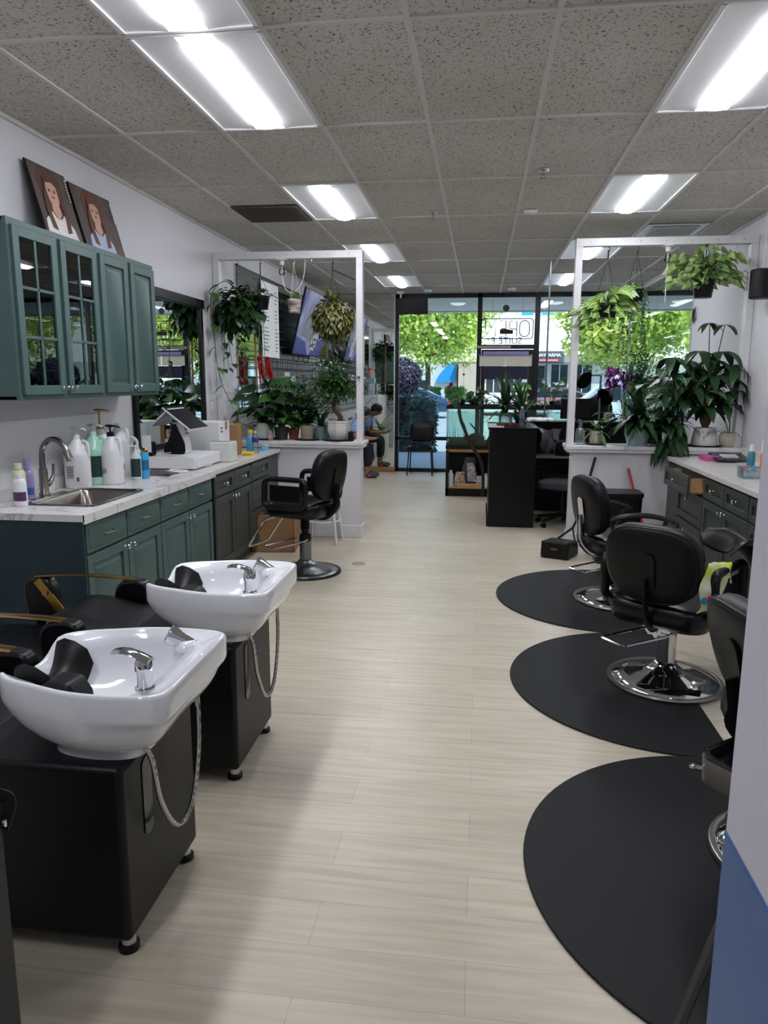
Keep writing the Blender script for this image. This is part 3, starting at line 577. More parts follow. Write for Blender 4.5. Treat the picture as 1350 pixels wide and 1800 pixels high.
b = B(); tube(b,[(.172,-.03,.272),(.195,-.035,.228),(.2,-.036,.212)],[.018,.022,.022],12); O('spray_head',b,M['nickel'],t)
b = B(); tube(b,smooth([(.0,.02,.06),(.01,.05,.075),(.015,.075,.11),(.015,.085,.18)],4),[.022,.022,.02,.018,.016,.014,.013,.012,.01,.009,.009,.008,.008],10); O('lever',b,M['nickel'],t)
# upper cabinets (front plane x=-2.36)
def glazed(b, x0,x1,z0,z1):
    f = .05
    for q in ((x0,z0,x0+f,z1),(x1-f,z0,x1,z1),(x0+f,z0,x1-f,z0+f),(x0+f,z1-f,x1-f,z1)): bx(b,q[0],-.022,q[1],q[2],0,q[3])
    xm = (x0+x1)/2; bx(b,xm-.008,-.018,z0+f,xm+.008,-.004,z1-f)
    for k in (1,2): z = z0+f+(z1-z0-2*f)*k/3; bx(b,x0+f,-.018,z-.008,x1-f,-.004,z+.008)
UX, UZ0, UZ1 = -2.375, 1.49, 2.40
def upper(y0_, wd, label, glz):
    t = T('wall_cabinet',(UX,y0_,UZ0),90,label,'cabinet'); H = UZ1-UZ0; dp = -(XL+.002)+UX
    b = B(); bx(b,0,0,0,.02,dp,H); bx(b,wd-.02,0,0,wd,dp,H); bx(b,0,0,0,wd,dp,.02); bx(b,0,0,H-.02,wd,dp,H); bx(b,0,dp-.012,0,wd,dp,H)
    for s in ((-.001,.03),(wd-.03,wd+.001),(wd/2-.02,wd/2+.02)): bx(b,s[0],-.003,-.001,s[1],.019,H+.001)
    bx(b,.001,-.002,-.0005,wd-.001,.0185,.03); bx(b,.001,-.002,H-.03,wd-.001,.0185,H+.0005)
    O('body',b,M['green'],t,bevel=.002,ang=0)
    if glz:
        b = B(); [bx(b,.02,.03,z,wd-.02,dp-.015,z+.012) for z in (.3,.6)]; O('shelf',b,mat('shadow green shelf','2b3d3b',.6),t)
    for k in range(2):
        a = .02+(wd/2)*k; c = (wd/2)*(k+1)-.02+(.0); b = B()
        if glz: glazed(b,a,c,.025,H-.035)
        else: door_panel(b,a,c,.025,H-.035,'raised')
        d = O('door',b,M['green'],t,bevel=.0025)
        if glz: b = B(); bx(b,a+.045,-.011,.07,c-.045,-.008,H-.08); O('pane',b,M['gc'],d,ang=0)
        knob(d,c-.025 if k==0 else a+.025,.06)
    return t
upper(3.56,.86,'green wall cabinet with two glazed doors over the sink',1)
upper(4.425,.80,'green wall cabinet with two solid raised panel doors, right of the glazed one',0)
# things in the glazed cabinet
def crate(name,x0,y0_,z0,x1,y1_,z1,m,l,cat,bev=.006):
    b = B(); bx(b,x0,y0_,z0,x1,y1_,z1); o = O(name,b,m,bevel=bev); return tag(o,l,cat)
crate('storage_box',-2.62,3.78,2.104,-2.42,3.93,2.32,mat('red box','b02a35',.4),'red box on the top shelf behind the first glazed cabinet door','box')
t = T('label_box',(-2.45,3.70,2.104),0,'small grey box with letters beside the red box in the glazed cabinet','box'); b = B(); bx(b,-.05,-.05,0,.03,.05,.1); O('body',b,M['grid'],t,bevel=.004); text('lettering','K',.06,M['blkp'],t,(.032,.02,.05),(R(90),0,R(90)))
crate('storage_box',-2.6,4.10,2.104,-2.42,4.22,2.34,mat('lime box','8fb52f',.4),'lime green box on the top shelf behind the second glazed door','box')
for k,(yy,m_,l) in enumerate(((3.72,'white','white cup on the bottom shelf of the glazed cabinet, nearest the viewer'),(3.80,'awnb','blue cup on the bottom shelf of the glazed cabinet'),(3.92,'cream','cream mug on the bottom shelf of the glazed cabinet'),(4.12,'white','white cup behind the second glazed door'),(4.22,'lav','lavender cup behind the second glazed door'))):
    b = B(); lathe(b,[(.028,0),(.036,.1),(.034,.1),(.026,.004)],n=16,cap1=False,cap0=False); o = O('cup',b,M[m_]); o.location = (-2.5,yy,1.512); tag(o,l,'cup')
# leaning portrait boards above the wall cabinets
def portrait(y0_,y1_,z0,z1,label,shirt,hairc,shift):
    t = T('portrait_board',(-2.53,(y0_+y1_)/2,z0),90,label,'portrait poster'); t.rotation_euler = (R(-15),0,R(90)); w2 = (y1_-y0_)/2; H = z1-z0
    b = B(); bx(b,-w2,-.006,0,w2,.006,H); O('board',b,M['blkp'],t,ang=0)
    def flat(nm,poly,mt,y):
        b = B(); rings(b,[[V((x,y,z)) for x,z in poly],[V((x,y+.0012,z)) for x,z in poly]]); return O(nm,b,mt,t,ang=0)
    def el(cx,cz,rx,rz_,n=28): return [(cx+rx*math.cos(2*PI*i/n),cz+rz_*math.sin(2*PI*i/n)) for i in range(n)]
    def cl(poly): return [(max(-w2+.008,min(w2-.008,x)),max(.006,min(H-.008,z))) for x,z in poly]
    pr = flat('print',[(-w2+.006,.006),(w2-.006,.006),(w2-.006,H-.006),(-w2+.006,H-.006)],mat('portrait backdrop','5a4e4a',.5,noise=.25,nscale=5),-.0075)
    hm = mat('portrait hair',hairc,.5,noise=.25,nscale=9,stretch=(3,1,.6)); sk = mat('portrait skin','d2a791',.5,noise=.03); cx = shift
    flat('printed_hair',cl([(cx+(.115+.02*math.sin(a*5))*math.cos(a)*(1.0 if math.sin(a)>0 else 1.15), H*.70+(.16 if math.sin(a)>0 else .36)*math.sin(a)) for a in [2*PI*i/40 for i in range(40)]]),hm,-.009)
    flat('printed_shirt',cl([(cx-.17,0),(cx-.15,H*.27),(cx-.06,H*.40),(cx-.02,H*.33),(cx+.03,H*.33),(cx+.07,H*.40),(cx+.15,H*.25),(cx+.18,0)]),mat('portrait shirt',shirt,.6,noise=.05),-.0102)
    flat('printed_neck',[(cx-.035,H*.58),(cx+.035,H*.58),(cx+.045,H*.40),(cx+.0,H*.31),(cx-.045,H*.40)],sk,-.0115)
    flat('printed_face',el(cx,H*.67,.066,.092),sk,-.0128)
    flat('printed_fringe',[(cx-.075,H*.72),(cx-.06,H*.84),(cx,H*.875),(cx+.06,H*.84),(cx+.075,H*.70),(cx+.058,H*.76),(cx+.02,H*.80),(cx-.045,H*.775),(cx-.06,H*.70)],hm,-.0142)
    for s in (-1,1):
        flat('printed_lock',cl([(cx+s*.06,H*.74),(cx+s*.10,H*.62),(cx+s*.12,H*.40),(cx+s*.10,H*.18),(cx+s*.055,H*.16),(cx+s*.075,H*.38),(cx+s*.058,H*.58)]),hm,-.0142)
        flat('printed_eye',el(cx+s*.028,H*.675,.011,.005,12),M['hair'],-.0142); flat('printed_brow',[(cx+s*.014,H*.70),(cx+s*.042,H*.705),(cx+s*.042,H*.698),(cx+s*.014,H*.693)],hm,-.0142)
    flat('printed_nose',[(cx-.008,H*.63),(cx+.008,H*.63),(cx+.004,H*.665)],mat('portrait nose shade','bf8f7b',.5),-.0142)
    flat('printed_mouth',el(cx,H*.60,.02,.006,14),mat('portrait lips','a9525a',.4),-.0142)
    b = B()
    for k in range(8): bx(b,w2-.035,-.0155,H*.9-k*.018,w2-.022,-.0142,H*.9-k*.018+.011)
    O('printed_title',b,M['white'],t,ang=0)
portrait(4.19,4.60,2.402,2.87,'portrait of a long haired woman in white, left board on the cabinet','e4e0de','5e3f33',-.02)
portrait(4.63,5.16,2.402,2.85,'portrait of a long haired woman in pale blue, right board on the cabinet','b9c3dc','6b3f2e',-.03)
t = T('red_ornament',(-2.5,3.6,2.402),0,'pink red ornament on the near end of the wall cabinet, cut by the left edge','ornament')
b = B(); ball(b,(0,0,.05),.05,14,8); ball(b,(.0,0,.11),.033,12,8); O('body',b,mat('pink red glaze','c4453f',.4),t); b = B(); lathe(b,[(.035,0),(.04,.006),(.03,.012)],n=16); O('foot',b,M['cream'],t)
# wall mirror with dark frame on the left wall, outlet
t = T('framed_mirror',(XL+.001,6.16,1.02),90,'black framed mirror on the left wall behind the point of sale screen','mirror'); mw, mh = .735,1.29
b = B(); bx(b,-mw+.03,-.012,.03,mw-.03,-.002,mh-.03); O('glass',b,M['mirror'],t,ang=0)
b = B(); bx(b,-mw-.01,-.03,0,-mw+.05,0,mh); bx(b,mw-.05,-.03,0,mw+.01,0,mh); bx(b,-mw,-.03,-.0,mw,0,.05); bx(b,-mw-.02,-.045,mh-.05,mw+.02,0,mh+.03); O('frame',b,M['blkp'],t,bevel=.006)
def outlet(x,y,z,rz,l):
    t = T('wall_outlet',(x,y,z),rz,l,'outlet'); b = B(); bx(b,-.037,-.007,-.06,.037,0,.06); O('plate',b,M['white'],t,bevel=.003)
    for k in (-.024,.024): b = B(); prism(b,[(p[0],p[1]+k) for p in rrect(.03,.026,.008)],-.0095,-.006,ax='y'); O('socket',b,M['grid'],t)
outlet(XL,7.13,1.32,90,'white power outlet on the left wall beside the framed mirror')
# ------------------------------------------------------------ salon chairs
def arm_loop(t, s, w2, m, z0, seatz):
    b = B(); x = s*(w2+.035); tube(b,fillet([(x,-.17,seatz-.02),(x,-.19,z0),(x,.2,z0),(x,.21,seatz-.02)],.06,4,True),.022,10,True,flat=(1.15,1)); O('armrest',b,m,t)
    b = B(); bx(b,x-.006,-.13,seatz+.03,x+.006,.15,z0-.05); return O('side_panel',b,M['blkp'],t,bevel=.004)
def salon_chair(loc, rz, label, seat=.56, style=0, basem='chrome', foot=1, pump=1, bw=.50, bh=.45, plate='blkp', ped=0, lean=9):
    t = T('salon_chair',loc,rz,label,'salon chair'); zs = seat
    b = B(); lathe(b,[(.295,0),(.30,.008),(.295,.018),(.285,.02),(.27,.014)],n=48,cap1=False); O('base_ring',b,M['blkp' if basem=='sat' else 'steel'],t)
    b = B(); lathe(b,[(.275,.012),(.272,.02),(.2,.038),(.12,.058),(.085,.075),(.062,.1),(.052,.115)],n=48,cap1=True); O('base',b,M[basem],t,ang=60)
    b = B(); lathe(b,[(.05,.10),(.05,.27),(.044,.275)],n=24); O('column',b,M[basem],t)
    b = B()
    if basem=='sat': lathe(b,[(.045,.26),(.052,.28),(.05,.3),(.045,.33)],n=20); lathe(b,[(.03,.33)]+[q for k in range(8) for q in ((.033,.37+k*.014),(.039,.375+k*.014),(.039,.381+k*.014),(.033,.383+k*.014))],n=18)
    else: bx(b,-.05,-.055,.27,.05,.055,.36)
    O('pump_housing',b,M['blkp' if basem=='sat' else 'chrome'],t,bevel=.012)
    b = B(); lathe(b,[(.02,.3),(.02,zs-.10)],n=14); O('piston',b,M['chrome'],t)
    if pump:
        b = B(); sd = -1
        Mq = Mx.Rotation(R(ped),4,'Z'); tube(b,[Mq@p for p in fillet([(.055,0,.29),(.085,-.05,.28),(.085,-.30,.24),(-.085,-.34,.235),(-.085,-.05,.28),(-.055,0,.29)],.02)],.007,8); O('pump_pedal',b,M['chrome'],t)
    b = B(); bx(b,-.11,-.12,zs-.125,.11,.12,zs-.10); O('seat_plate',b,M['blkm'],t,bevel=.004)
    w2 = .25; b = B(); rs = []
    for z,s in ((-.115,.86),(-.11,.93),(-.07,.99),(-.02,1.0),(0,.97),(.012,.90),(.018,.6)): rs.append([V((x*s,y*s+.01,zs+z)) for x,y in rrect(.52,.50,.11,7)])
    rings(b,rs); O('seat',b,M['blk'],t,ang=60)
    # backrest
    out = []
    for k in range(40):
        a = 2*PI*k/40; ca,sa = math.cos(a),math.sin(a); e = .62 if sa>0 else .72; wx = bw/2*(1 if sa<0 else 1.0)
        out.append((math.copysign(abs(ca)**e,ca)*wx*(1-.10*max(0,-sa)), math.copysign(abs(sa)**.72,sa)*bh/2))
    Mb = Mx.Translation((0,-.25,zs+bh/2+.02))@Mx.Rotation(R(lean),4,'X'); b = B(); cushion(b,out,.095,Mb,curve=-.35,bul=.004); O('backrest',b,M['blk2'],t,ang=45)
    b = B(); tube(b,[Mb@V((x*.955,-.035+.35*x*x,z*.955)) for x,z in out],.006,6,True); O('piping',b,M['blkp'],t)
    # back bracket
    b = B(); pl = [(p[0],p[1]) for p in rrect(.075,.2,.036,6)]; prism(b,[(p[0],p[1]-.03) for p in pl],-.062,-.052,Mb,ax='y'); O('back_plate',b,M[plate],t,bevel=.002)
    b = B(); 
    for s in (-.0,): tube(b,smooth([Mb@V((s,-.066,-.06)),Mb@V((s,-.075,-.16)),V((s,-.285,zs-.03)),V((s,-.2,zs-.115)),V((s,-.08,zs-.12))],4),.03,8,flat=(1,.22))
    O('back_bracket',b,M['blkp'] if plate!='chrome' else M['chrome'],t)
    if style==0:
        for s in (-1,1): arm_loop(t,s,w2,M['blkp'],zs+.21,zs)
    else:
        for s in (-1,1):
            x = s*(w2+.02); b = B(); rs = []
            pp = smooth([(x,-.22,zs+.17),(x+s*.02,-.12,zs+.20),(x+s*.03,.05,zs+.20),(x+s*.02,.2,zs+.165),(x+s*.015,.245,zs+.14)],4)
            tube(b,pp,[.02+.014*math.sin(PI*min(1,i/(len(pp)-1)*1.1)*.9) for i in range(len(pp))],10,flat=(1.1,.55)); a_ = O('armrest',b,M['blkp'],t)
            b = B(); tube(b,fillet([(x,-.21,zs+.17),(x,-.16,zs-.0),(x,-.02,zs-.03),(x,.12,zs-.01),(x+s*.02,.19,zs+.155)],.05),.015,8,flat=(.7,1.3)); O('arm_support',b,M['blkp'],a_)
    if foot:
        b = B(); tube(b,fillet([(-.15,.16,zs-.11),(-.15,.30,zs-.16),(-.15,.48,.2),(.15,.48,.2),(.15,.30,zs-.16),(.15,.16,zs-.11)],.04),.011,8); O('footrest',b,M['chrome'],t)
    return t
salon_chair((-1.43,5.86,0),72,'black salon chair on a satin grey base before the left charcoal cabinets',seat=.61,style=0,basem='sat',bw=.47,bh=.42,ped=-130)
salon_chair((1.02,3.88,0),-37,'black salon chair with a towel, on the middle floor mat, its back to the viewer',seat=.465,style=0,bw=.50,bh=.41,ped=-35)
salon_chair((1.02,5.37,0),-72,'black salon chair with slim curved arms on the farthest floor mat',seat=.48,style=1,bw=.46,bh=.43,plate='chrome')
salon_chair((1.12,2.38,0),-80,'black salon chair mostly hidden behind the near right wall',seat=.53,style=1,bw=.46,bh=.36,foot=0,pump=0,lean=15)
# towel, cape
def cloth(name, pts, m, label, cat, th=.004, jit=.01, seed=1):
    """pts: grid rows of points"""
    g = random.Random(seed); b = B(); rs = []
    for row in pts: rs.append([V(p)+V((g.uniform(-jit,jit),g.uniform(-jit,jit),g.uniform(-jit,jit))) for p in row])
    rs2 = [smooth(r,4) for r in rs]; cols = list(zip(*rs2)); g2 = [smooth(list(c),4) for c in cols]
    rings(b,g2,False,False,closed=False); o = O(name,b,m,ang=80); s = o.modifiers.new('solid','SOLIDIFY'); s.thickness = th; return tag(o,label,cat)
tm = mat('lime and white towel','b9cf3e',.9,noise=.5,nscale=9,c2='e4e6dc',bump=.2,bscale=150)
X0,Y0 = 1.09,3.60
towel = cloth('towel',[[(X0-.02+.03*i,Y0-.06+.02*i,z+.012*math.sin(i*2.1+z*9)) for i in range(4)] for z in (.50,.55)]+[[(X0-.03+.045*i,Y0-.09+.03*i,.64-.02*(i%2)) for i in range(4)],[(X0-.0+.05*i,Y0-.03+.03*i,.70+.02*(i%2)) for i in range(4)],[(X0+.03+.045*i,Y0+.03+.03*i,.73-.03*(i%2)) for i in range(4)],[(X0+.07+.035*i,Y0+.05+.02*i,.62) for i in range(4)]],tm,'lime green and white patterned towel hanging over the arm of the middle chair','towel',jit=.012)
for nm_,c_,off in (('printed_patch','2f7f9c',.0),('printed_patch','b5323a',.05),('printed_patch','26457f',.09)):
    b = B(); lathe(b,[(.018,0),(.018,.003)],n=9,M=Mx.Translation((X0-.015+off*.6,Y0-.105+off*.2,.575+off*.15))@Mx.Rotation(R(90),4,'X')); O(nm_,b,mat('towel print '+c_,c_,.8),towel)
cp = []
for j in range(6): cp.append([(1.26+.06*j+.05*math.sin(i*1.3),3.72+.11*i-.02*j,(.74,.80,.79,.74,.66,.5)[j]+.03*math.sin(i*2+j)) for i in range(5)])
cloth('salon_cape',cp,mat('black nylon cape','050506',.4,spec=.3),'black nylon cape draped over the right arm of the middle chair','cape',jit=.012)
cp = [[(1.53+.02*math.sin(i*2.),3.72+.11*i-.12,z+.02*math.sin(i)) for i in range(5)] for z in (.66,.45,.3)]
# ------------------------------------------------------------ floor mats
def fmat(xc,yc,r,xr,label):
    b = B(); a0 = math.acos((xr-xc)/r); pts = [(xc+r*math.cos(a0+(2*PI-2*a0)*k/64),yc+r*math.sin(a0+(2*PI-2*a0)*k/64)) for k in range(65)]
    prism(b,pts,0,.012); o = O('floor_mat',b,M['rubber'],bevel=.008,bseg=3); return tag(o,label,'floor mat')
fmat(.955,5.43,.80,1.10,'black D shaped rubber mat under the farthest right salon chair'); fmat(.99,3.85,.79,1.125,'black D shaped rubber mat under the middle salon chair'); fmat(.985,2.26,.80,1.15,'black D shaped rubber mat nearest the viewer, at the bottom right')
for o in list(bpy.data.objects):
    if o.name.startswith('salon_chair') and o.location.x > 0: o.location.z = .012
b = B(); lathe(b,[(.062,0),(.062,.003),(.055,.004)],n=28); o = O('floor_drain',b,mat('tan brass cover','a08a6b',.5)); o.location = (-1.035,6.2,0); tag(o,'small round brass cover set in the floor beside the left chair','drain cover')
# ------------------------------------------------------------ shampoo units
def ray_poly(poly, c, a):
    d = V((math.cos(a),math.sin(a))); best = 0
    for i in range(len(poly)):
        p = V(poly[i])-V(c); q = V(poly[(i+1)%len(poly)])-V(c); e = q-p; den = d.x*e.y-d.y*e.x
        if abs(den) < 1e-9: continue
        t = (p.x*e.y-p.y*e.x)/den; s = (p.x*d.y-p.y*d.x)/den
        if t > 0 and -1e-6 <= s <= 1+1e-6: best = max(best,t)
    return best
M['sat2'] = mat('coiled steel hose','bcbcbc',.22,1)
def shampoo(y, label):
    t = T('shampoo_unit',(-.925,y,0),0,label,'shampoo chair'); C2 = (-.10,0); n = 96; ang = [2*PI*i/n for i in range(n)]
    half = [(.135,0),(.135,.21),(.115,.25),(.07,.265),(-.04,.272),(-.14,.262),(-.23,.235),(-.325,.205),(-.388,.160),(-.412,.09),(-.415,0)]
    full = [V((a,c,0)) for a,c in half]+[V((a,-c,0)) for a,c in half[-2:0:-1]]; full = [(p.x,p.y) for p in smooth(full,4,True)]
    hb = [(.045,0),(.04,.15),(.0,.215),(-.08,.235),(-.17,.22),(-.25,.185),(-.325,.12),(-.362,.06),(-.368,0)]
    fb = [V((a,c,0)) for a,c in hb]+[V((a,-c,0)) for a,c in hb[-2:0:-1]]; fb = [(p.x,p.y) for p in smooth(fb,4,True)]
    RO = [ray_poly(full,C2,a) for a in ang]; RI = [ray_poly(fb,C2,a) for a in ang]
    def ring(Rr, s, z, notch=0, sh=(0,0)):
        out = []
        for a, r in zip(ang,Rr):
            x = C2[0]+sh[0]+math.cos(a)*r*s; yy = C2[1]+math.sin(a)*r*s; dz = 0
            if notch and x < -.24: dz = -notch*math.exp(-(yy/.125)**6)
            out.append(V((x,yy,z+dz)))
        return out
    foot = [(.03,0),(.03,.13),(.0,.185),(-.10,.20),(-.21,.175),(-.26,.10),(-.27,0)]; ff = foot+[(a,-c) for a,c in foot[-2:0:-1]]; ff = [(p.x,p.y) for p in smooth([(a,c,0) for a,c in ff],4,True)]; RF = [ray_poly(ff,C2,a) for a in ang]
    mixr = lambda A,Bq,k: [a*(1-k)+q*k for a,q in zip(A,Bq)]
    kr = lambda k: [a_*(1-k*w_)+q_*k*w_ for a_,q_,w_ in zip(RF,RO,[1-.16*max(0,math.cos(a)) for a in ang])]
    rs = [ring(RF,1,.577),ring(RF,1,.60),ring(kr(.30),1,.612),ring(kr(.55),1,.63),ring(kr(.75),1,.655),ring(kr(.89),1,.684,.015),ring(kr(.965),1,.708,.03),ring([a_*(1-k_)+q_*k_ for a_,q_,k_ in zip(RF,RO,[.985]*n)],1,.716,.033),ring(RO,1,.726,.037),ring(RO,1,.785,.06),ring(RO,.99,.794,.062),ring(RO,.965,.797,.062),ring(RO,.945,.792,.062)]
    rs += [ring(mixr(RO,RI,.55),.985,.780,.062),ring(RI,1.0,.770,.062),ring(RI,.97,.745,.05),ring(RI,.90,.70,.02),ring(RI,.72,.655),ring(RI,.45,.635),ring(RI,.15,.628)]
    b = B(); rings(b,rs,True,True); bs = O('basin',b,M['porc'],t,ang=70)
    b = B(); lathe(b,[(.03,.629),(.028,.633),(.01,.631)],(-.10,0,0),18); O('drain',b,M['chrome'],bs)
    # neck rest saddle
    b = B(); rs = []
    for k in range(17):
        yy = -.105+.21*k/16; e = abs(yy)/.105; zt = .718+.072*e**2.0; wdx = .032+.012*e
        rs.append([V((-.315+dx*wdx-.015*e,yy,zt+dz)) for dx,dz in ((-1.15,-.02),(-1,.0),(-.4,.012),(.4,.004),(1.3,-.02),(1.7,-.065),(.6,-.075),(-1.0,-.05))])
    rings(b,rs); O('neck_rest',b,M['blkp'],t,ang=60)
    b = B(); prism(b,[(-.29,.70),(-.275,.755),(-.24,.775),(-.18,.77),(-.155,.73),(-.15,.70)],-.165,-.075,ax='y'); O('neck_pad',b,M['blkp'],t,bevel=.012,bseg=3)
    # faucet + sprayer
    f = (.045,-.165,.775); b = B(); lathe(b,[(.027,0),(.027,.006),(.021,.01),(.021,.05),(.024,.055),(.024,.075),(.02,.085),(.008,.09)],f,20); O('faucet',b,M['chrome'],t)
    fa = bpy.data.objects[t.children[-1].name]; b = B(); rs = []
    for k in range(8):
        u = k/7; x = .02-.105*u; wd = .023*(1-.3*u); z = .082+.028*math.sin(u*2.2)*.9; rs.append([V((f[0]+x,f[1]+wd*a_,f[2]+z+q)) for a_,q in ((-1,-.004),(-.6,.005),(.6,.005),(1,-.004),(.5,-.008),(-.5,-.008))])
    rings(b,rs); O('lever',b,M['chrome'],fa,ang=50)
    b = B(); Ms = Mx.Translation((-.0,.175,.79))@Mx.Rotation(R(-62),4,'Y')@Mx.Rotation(R(10),4,'X'); lathe(b,[(.02,-.05),(.023,-.01),(.031,.018),(.033,.036),(.029,.041),(.008,.034)],n=20,M=Ms); O('spray_head',b,M['chrome'],t)
    b = B(); Ms = Mx.Translation((.022,.178,.772)); lathe(b,[(.045,-.01),(.04,.006),(.026,.016),(.02,.018)],n=20,M=Ms); O('spray_socket',b,M['porc'],bs)
    # hose
    pts = smooth([(.012,-.15,.62),(.045,-.15,.56),(.05,-.12,.42),(.055,-.05,.30),(.06,.03,.275),(.065,.09,.34),(.07,.125,.5),(.06,.145,.72)],12); b = B(); rr = [.0085 if i%2 else .0072 for i in range(len(pts))]; tube(b,pts,rr,8); O('hose',b,M['sat2'],t,ang=0)
    # base block
    b = B(); bx(b,-.66,-.245,.05,0,.245,.577); O('base_block',b,M['blk2'],t,bevel=.018,bseg=3)
    b = B(); prism(b,rrect(.055,.24,.027,6,-.10,.42),.0004,.003,ax='x'); O('hose_slot',b,mat('glossy black plastic','060607',.12),t)
    for (x,yy) in ((-.03,-.20),(-.03,.20),(-.60,-.2),(-.60,.2),(-1.2,-.2),(-1.2,.2)):
        b = B(); lathe(b,[(.022,.022),(.020,.06)],(x,yy,0),16); lg = O('foot',b,M['chrome'],t); b = B(); lathe(b,[(.03,0),(.03,.016),(.024,.022)],(x,yy,0),18); O('rubber_pad',b,M['blkp'],lg)
    # seat and reclined back
    b = B(); bx(b,-1.30,-.24,.055,-.66,.24,.30); O('seat_base',b,M['blk2'],t,bevel=.015)
    b = B(); rs = []
    for z,s in ((.30,.95),(.33,1),(.42,1.0),(.45,.96),(.46,.7)): rs.append([V((-.98+x*s,yy*s,z)) for x,yy in rrect(.68,.48,.07,6)])
    rings(b,rs); O('seat',b,M['blk'],t,ang=60)
    b = B(); out = rrect(.46,.50,.10,6); Mr = Mx.Translation((-.60,0,.535))@Mx.Rotation(R(-76),4,'Y')@Mx.Rotation(R(90),4,'Z'); cushion(b,out,.10,Mr,bul=.02); O('backrest',b,M['blk'],t,ang=60)
    for s in (-1,1):
        yy = s*.30; b = B(); bx(b,-1.18,yy-.03,.08,-.60,yy+.03,.50); O('side_panel',b,M['blk2'],t,bevel=.02,bseg=3)
        b = B(); pl = smooth([(-.74,.46,0),(-.76,.60,0),(-.72,.665,0),(-.62,.67,0),(-.59,.62,0),(-.60,.47,0)],3); prism(b,[(p.x,p.y) for p in pl],yy-.035,yy+.035,ax='y'); ap = O('armrest_pad',b,M['blk'],t,bevel=.012)
        b = B(); pl = smooth([(-1.20,.46,0),(-1.22,.60,0),(-1.19,.66,0),(-1.10,.665,0),(-1.06,.60,0),(-1.04,.47,0)],3); prism(b,[(p.x,p.y) for p in pl],yy-.035,yy+.035,ax='y'); O('armrest_pad',b,M['blk'],t,bevel=.012)
        b = B(); tube(b,smooth([(-1.16,yy,.672),(-1.0,yy,.682),(-.8,yy,.682),(-.66,yy,.674)],4),.03,8,flat=(1,.16)); gt = O('gold_trim',b,M['gold'],t)
        b = B(); tube(b,[(-1.14,yy-.036,.66),(-1.02,yy-.036,.50)],.024,6,flat=(.2,1)); lathe(b,[(.014,0),(.014,.008)],n=12,M=Mx.Translation((-1.10,yy-.04,.6))@Mx.Rotation(R(90),4,'X')); O('gold_bracket',b,M['gold'],gt)
    return t
shampoo(1.925,'shampoo unit with white basin nearest the viewer, at the lower left'); shampoo(2.845,'second shampoo unit with white basin, behind the nearest one')
# floor: trash bin bottom left, folding chair, cart
t = T('trash_bin',(-1.19,1.15,0),0,'dark grey slim trash bin with a strap handle at the bottom left corner','bin')
b = B(); rs = []
for z,s in ((0,.98),(.02,1),(.66,1.0),(.665,.99),(.66,.93),(.4,.92)): rs.append([V((x*s,y*s,z)) for x,y in rrect(.38,.36,.03,4)])
rings(b,rs,True,True); O('body',b,mat('dark grey plastic','2c2d30',.5),t,ang=50)
b = B(); tube(b,fillet([(.185,.17,.64),(.20,.19,.70),(.05,.19,.715),(-.08,.185,.70),(-.1,.17,.64)],.02),.016,6,flat=(.3,1)); O('strap_handle',b,M['blkp'],t)
b = B(); lathe(b,[(.008,0),(.008,.006)],n=12,M=Mx.Translation((.192,.165,.655))@Mx.Rotation(R(90),4,'Y')); O('rivet',b,M['chrome'],t)
t = T('folding_chair',(.93,1.56,0),0,'dark metal folding chair mostly hidden by the near right wall','folding chair')
for s,nm_ in ((-1,'leg'),(1,'leg')):
    b = B(); tube(b,[(-.452,.0,.01),(-.338,.0,.44)] if s<0 else [(-.02,.3,.005),(-.16,.3,.44)],.014,8,flat=(1.5,.8)); O('leg',b,M['sat'] if 0 else mat('gunmetal paint','3a3a3c',.4,.4),t)
for xx in (.05,.25):
    b = B(); tube(b,[(xx,-.02,.005),(xx-.2,.0,.5)] if xx<.1 else [(xx,.3,.005),(xx-.05,.3,.44)],.014,8); O('leg',b,mat('gunmetal paint','3a3a3c',.4,.4),t)
b = B(); tube(b,[(-.36,-.02,.13),(.0,-.02,.13)],.01,8); O('crossbar',b,M['blkm'],t)
b = B(); bx(b,-.25,-.05,.43,.22,.34,.46); O('seat',b,M['blkp'],t,bevel=.012)
b = B(); bx(b,.10,-.02,.44,.14,.02,.82) ; bx(b,.10,.28,.44,.14,.32,.82); O('back_frame',b,M['blkm'],t); b = B(); bx(b,.10,-.02,.62,.13,.32,.82); O('backrest',b,M['blkp'],t,bevel=.01)
t = T('rolling_cart',(.87,2.06,0),0,'taupe salon cart tray with a black basket beside the near right wall','cart')
Mt = Mx.Rotation(R(38),4,'Z'); b = B(); rs = []
for z,s in ((.42,.96),(.425,1),(.50,1.02),(.50,.98),(.44,.96)): rs.append([Mt@V((x*s,y*s,z)) for x,y in rrect(.24,.34,.04,5)])
rings(b,rs); O('tray',b,mat('taupe plastic','6b655f',.45),t,ang=50)
b = B(); rs = [[Mt@V((x*s,y*s,z)) for x,y in rrect(.235,.335,.04,5)] for z,s in ((.495,1.02),(.515,1.03),(.515,.93),(.45,.88))]; rings(b,rs); O('basket_liner',b,mat('black bin liner','0c0c0e',.2,bump=.4,bscale=30),t,ang=50)
b = B(); lathe(b,[(.018,.03),(.018,.42)],n=12); O('post',b,M['chrome'],t); b = B()
for k in range(4): a = R(38+90*k+45); bx(b,0,-.015,.0,.12,.015,.03,Mx.Rotation(a,4,'Z'))
O('foot_cross',b,M['blkp'],t)
b = B(); tube(b,[(-.165,.06,.455),(-.20,.075,.455)],.008,8); ball(b,(-.205,.077,.455),.011,10,6); O('latch_knob',b,M['chrome'],t)
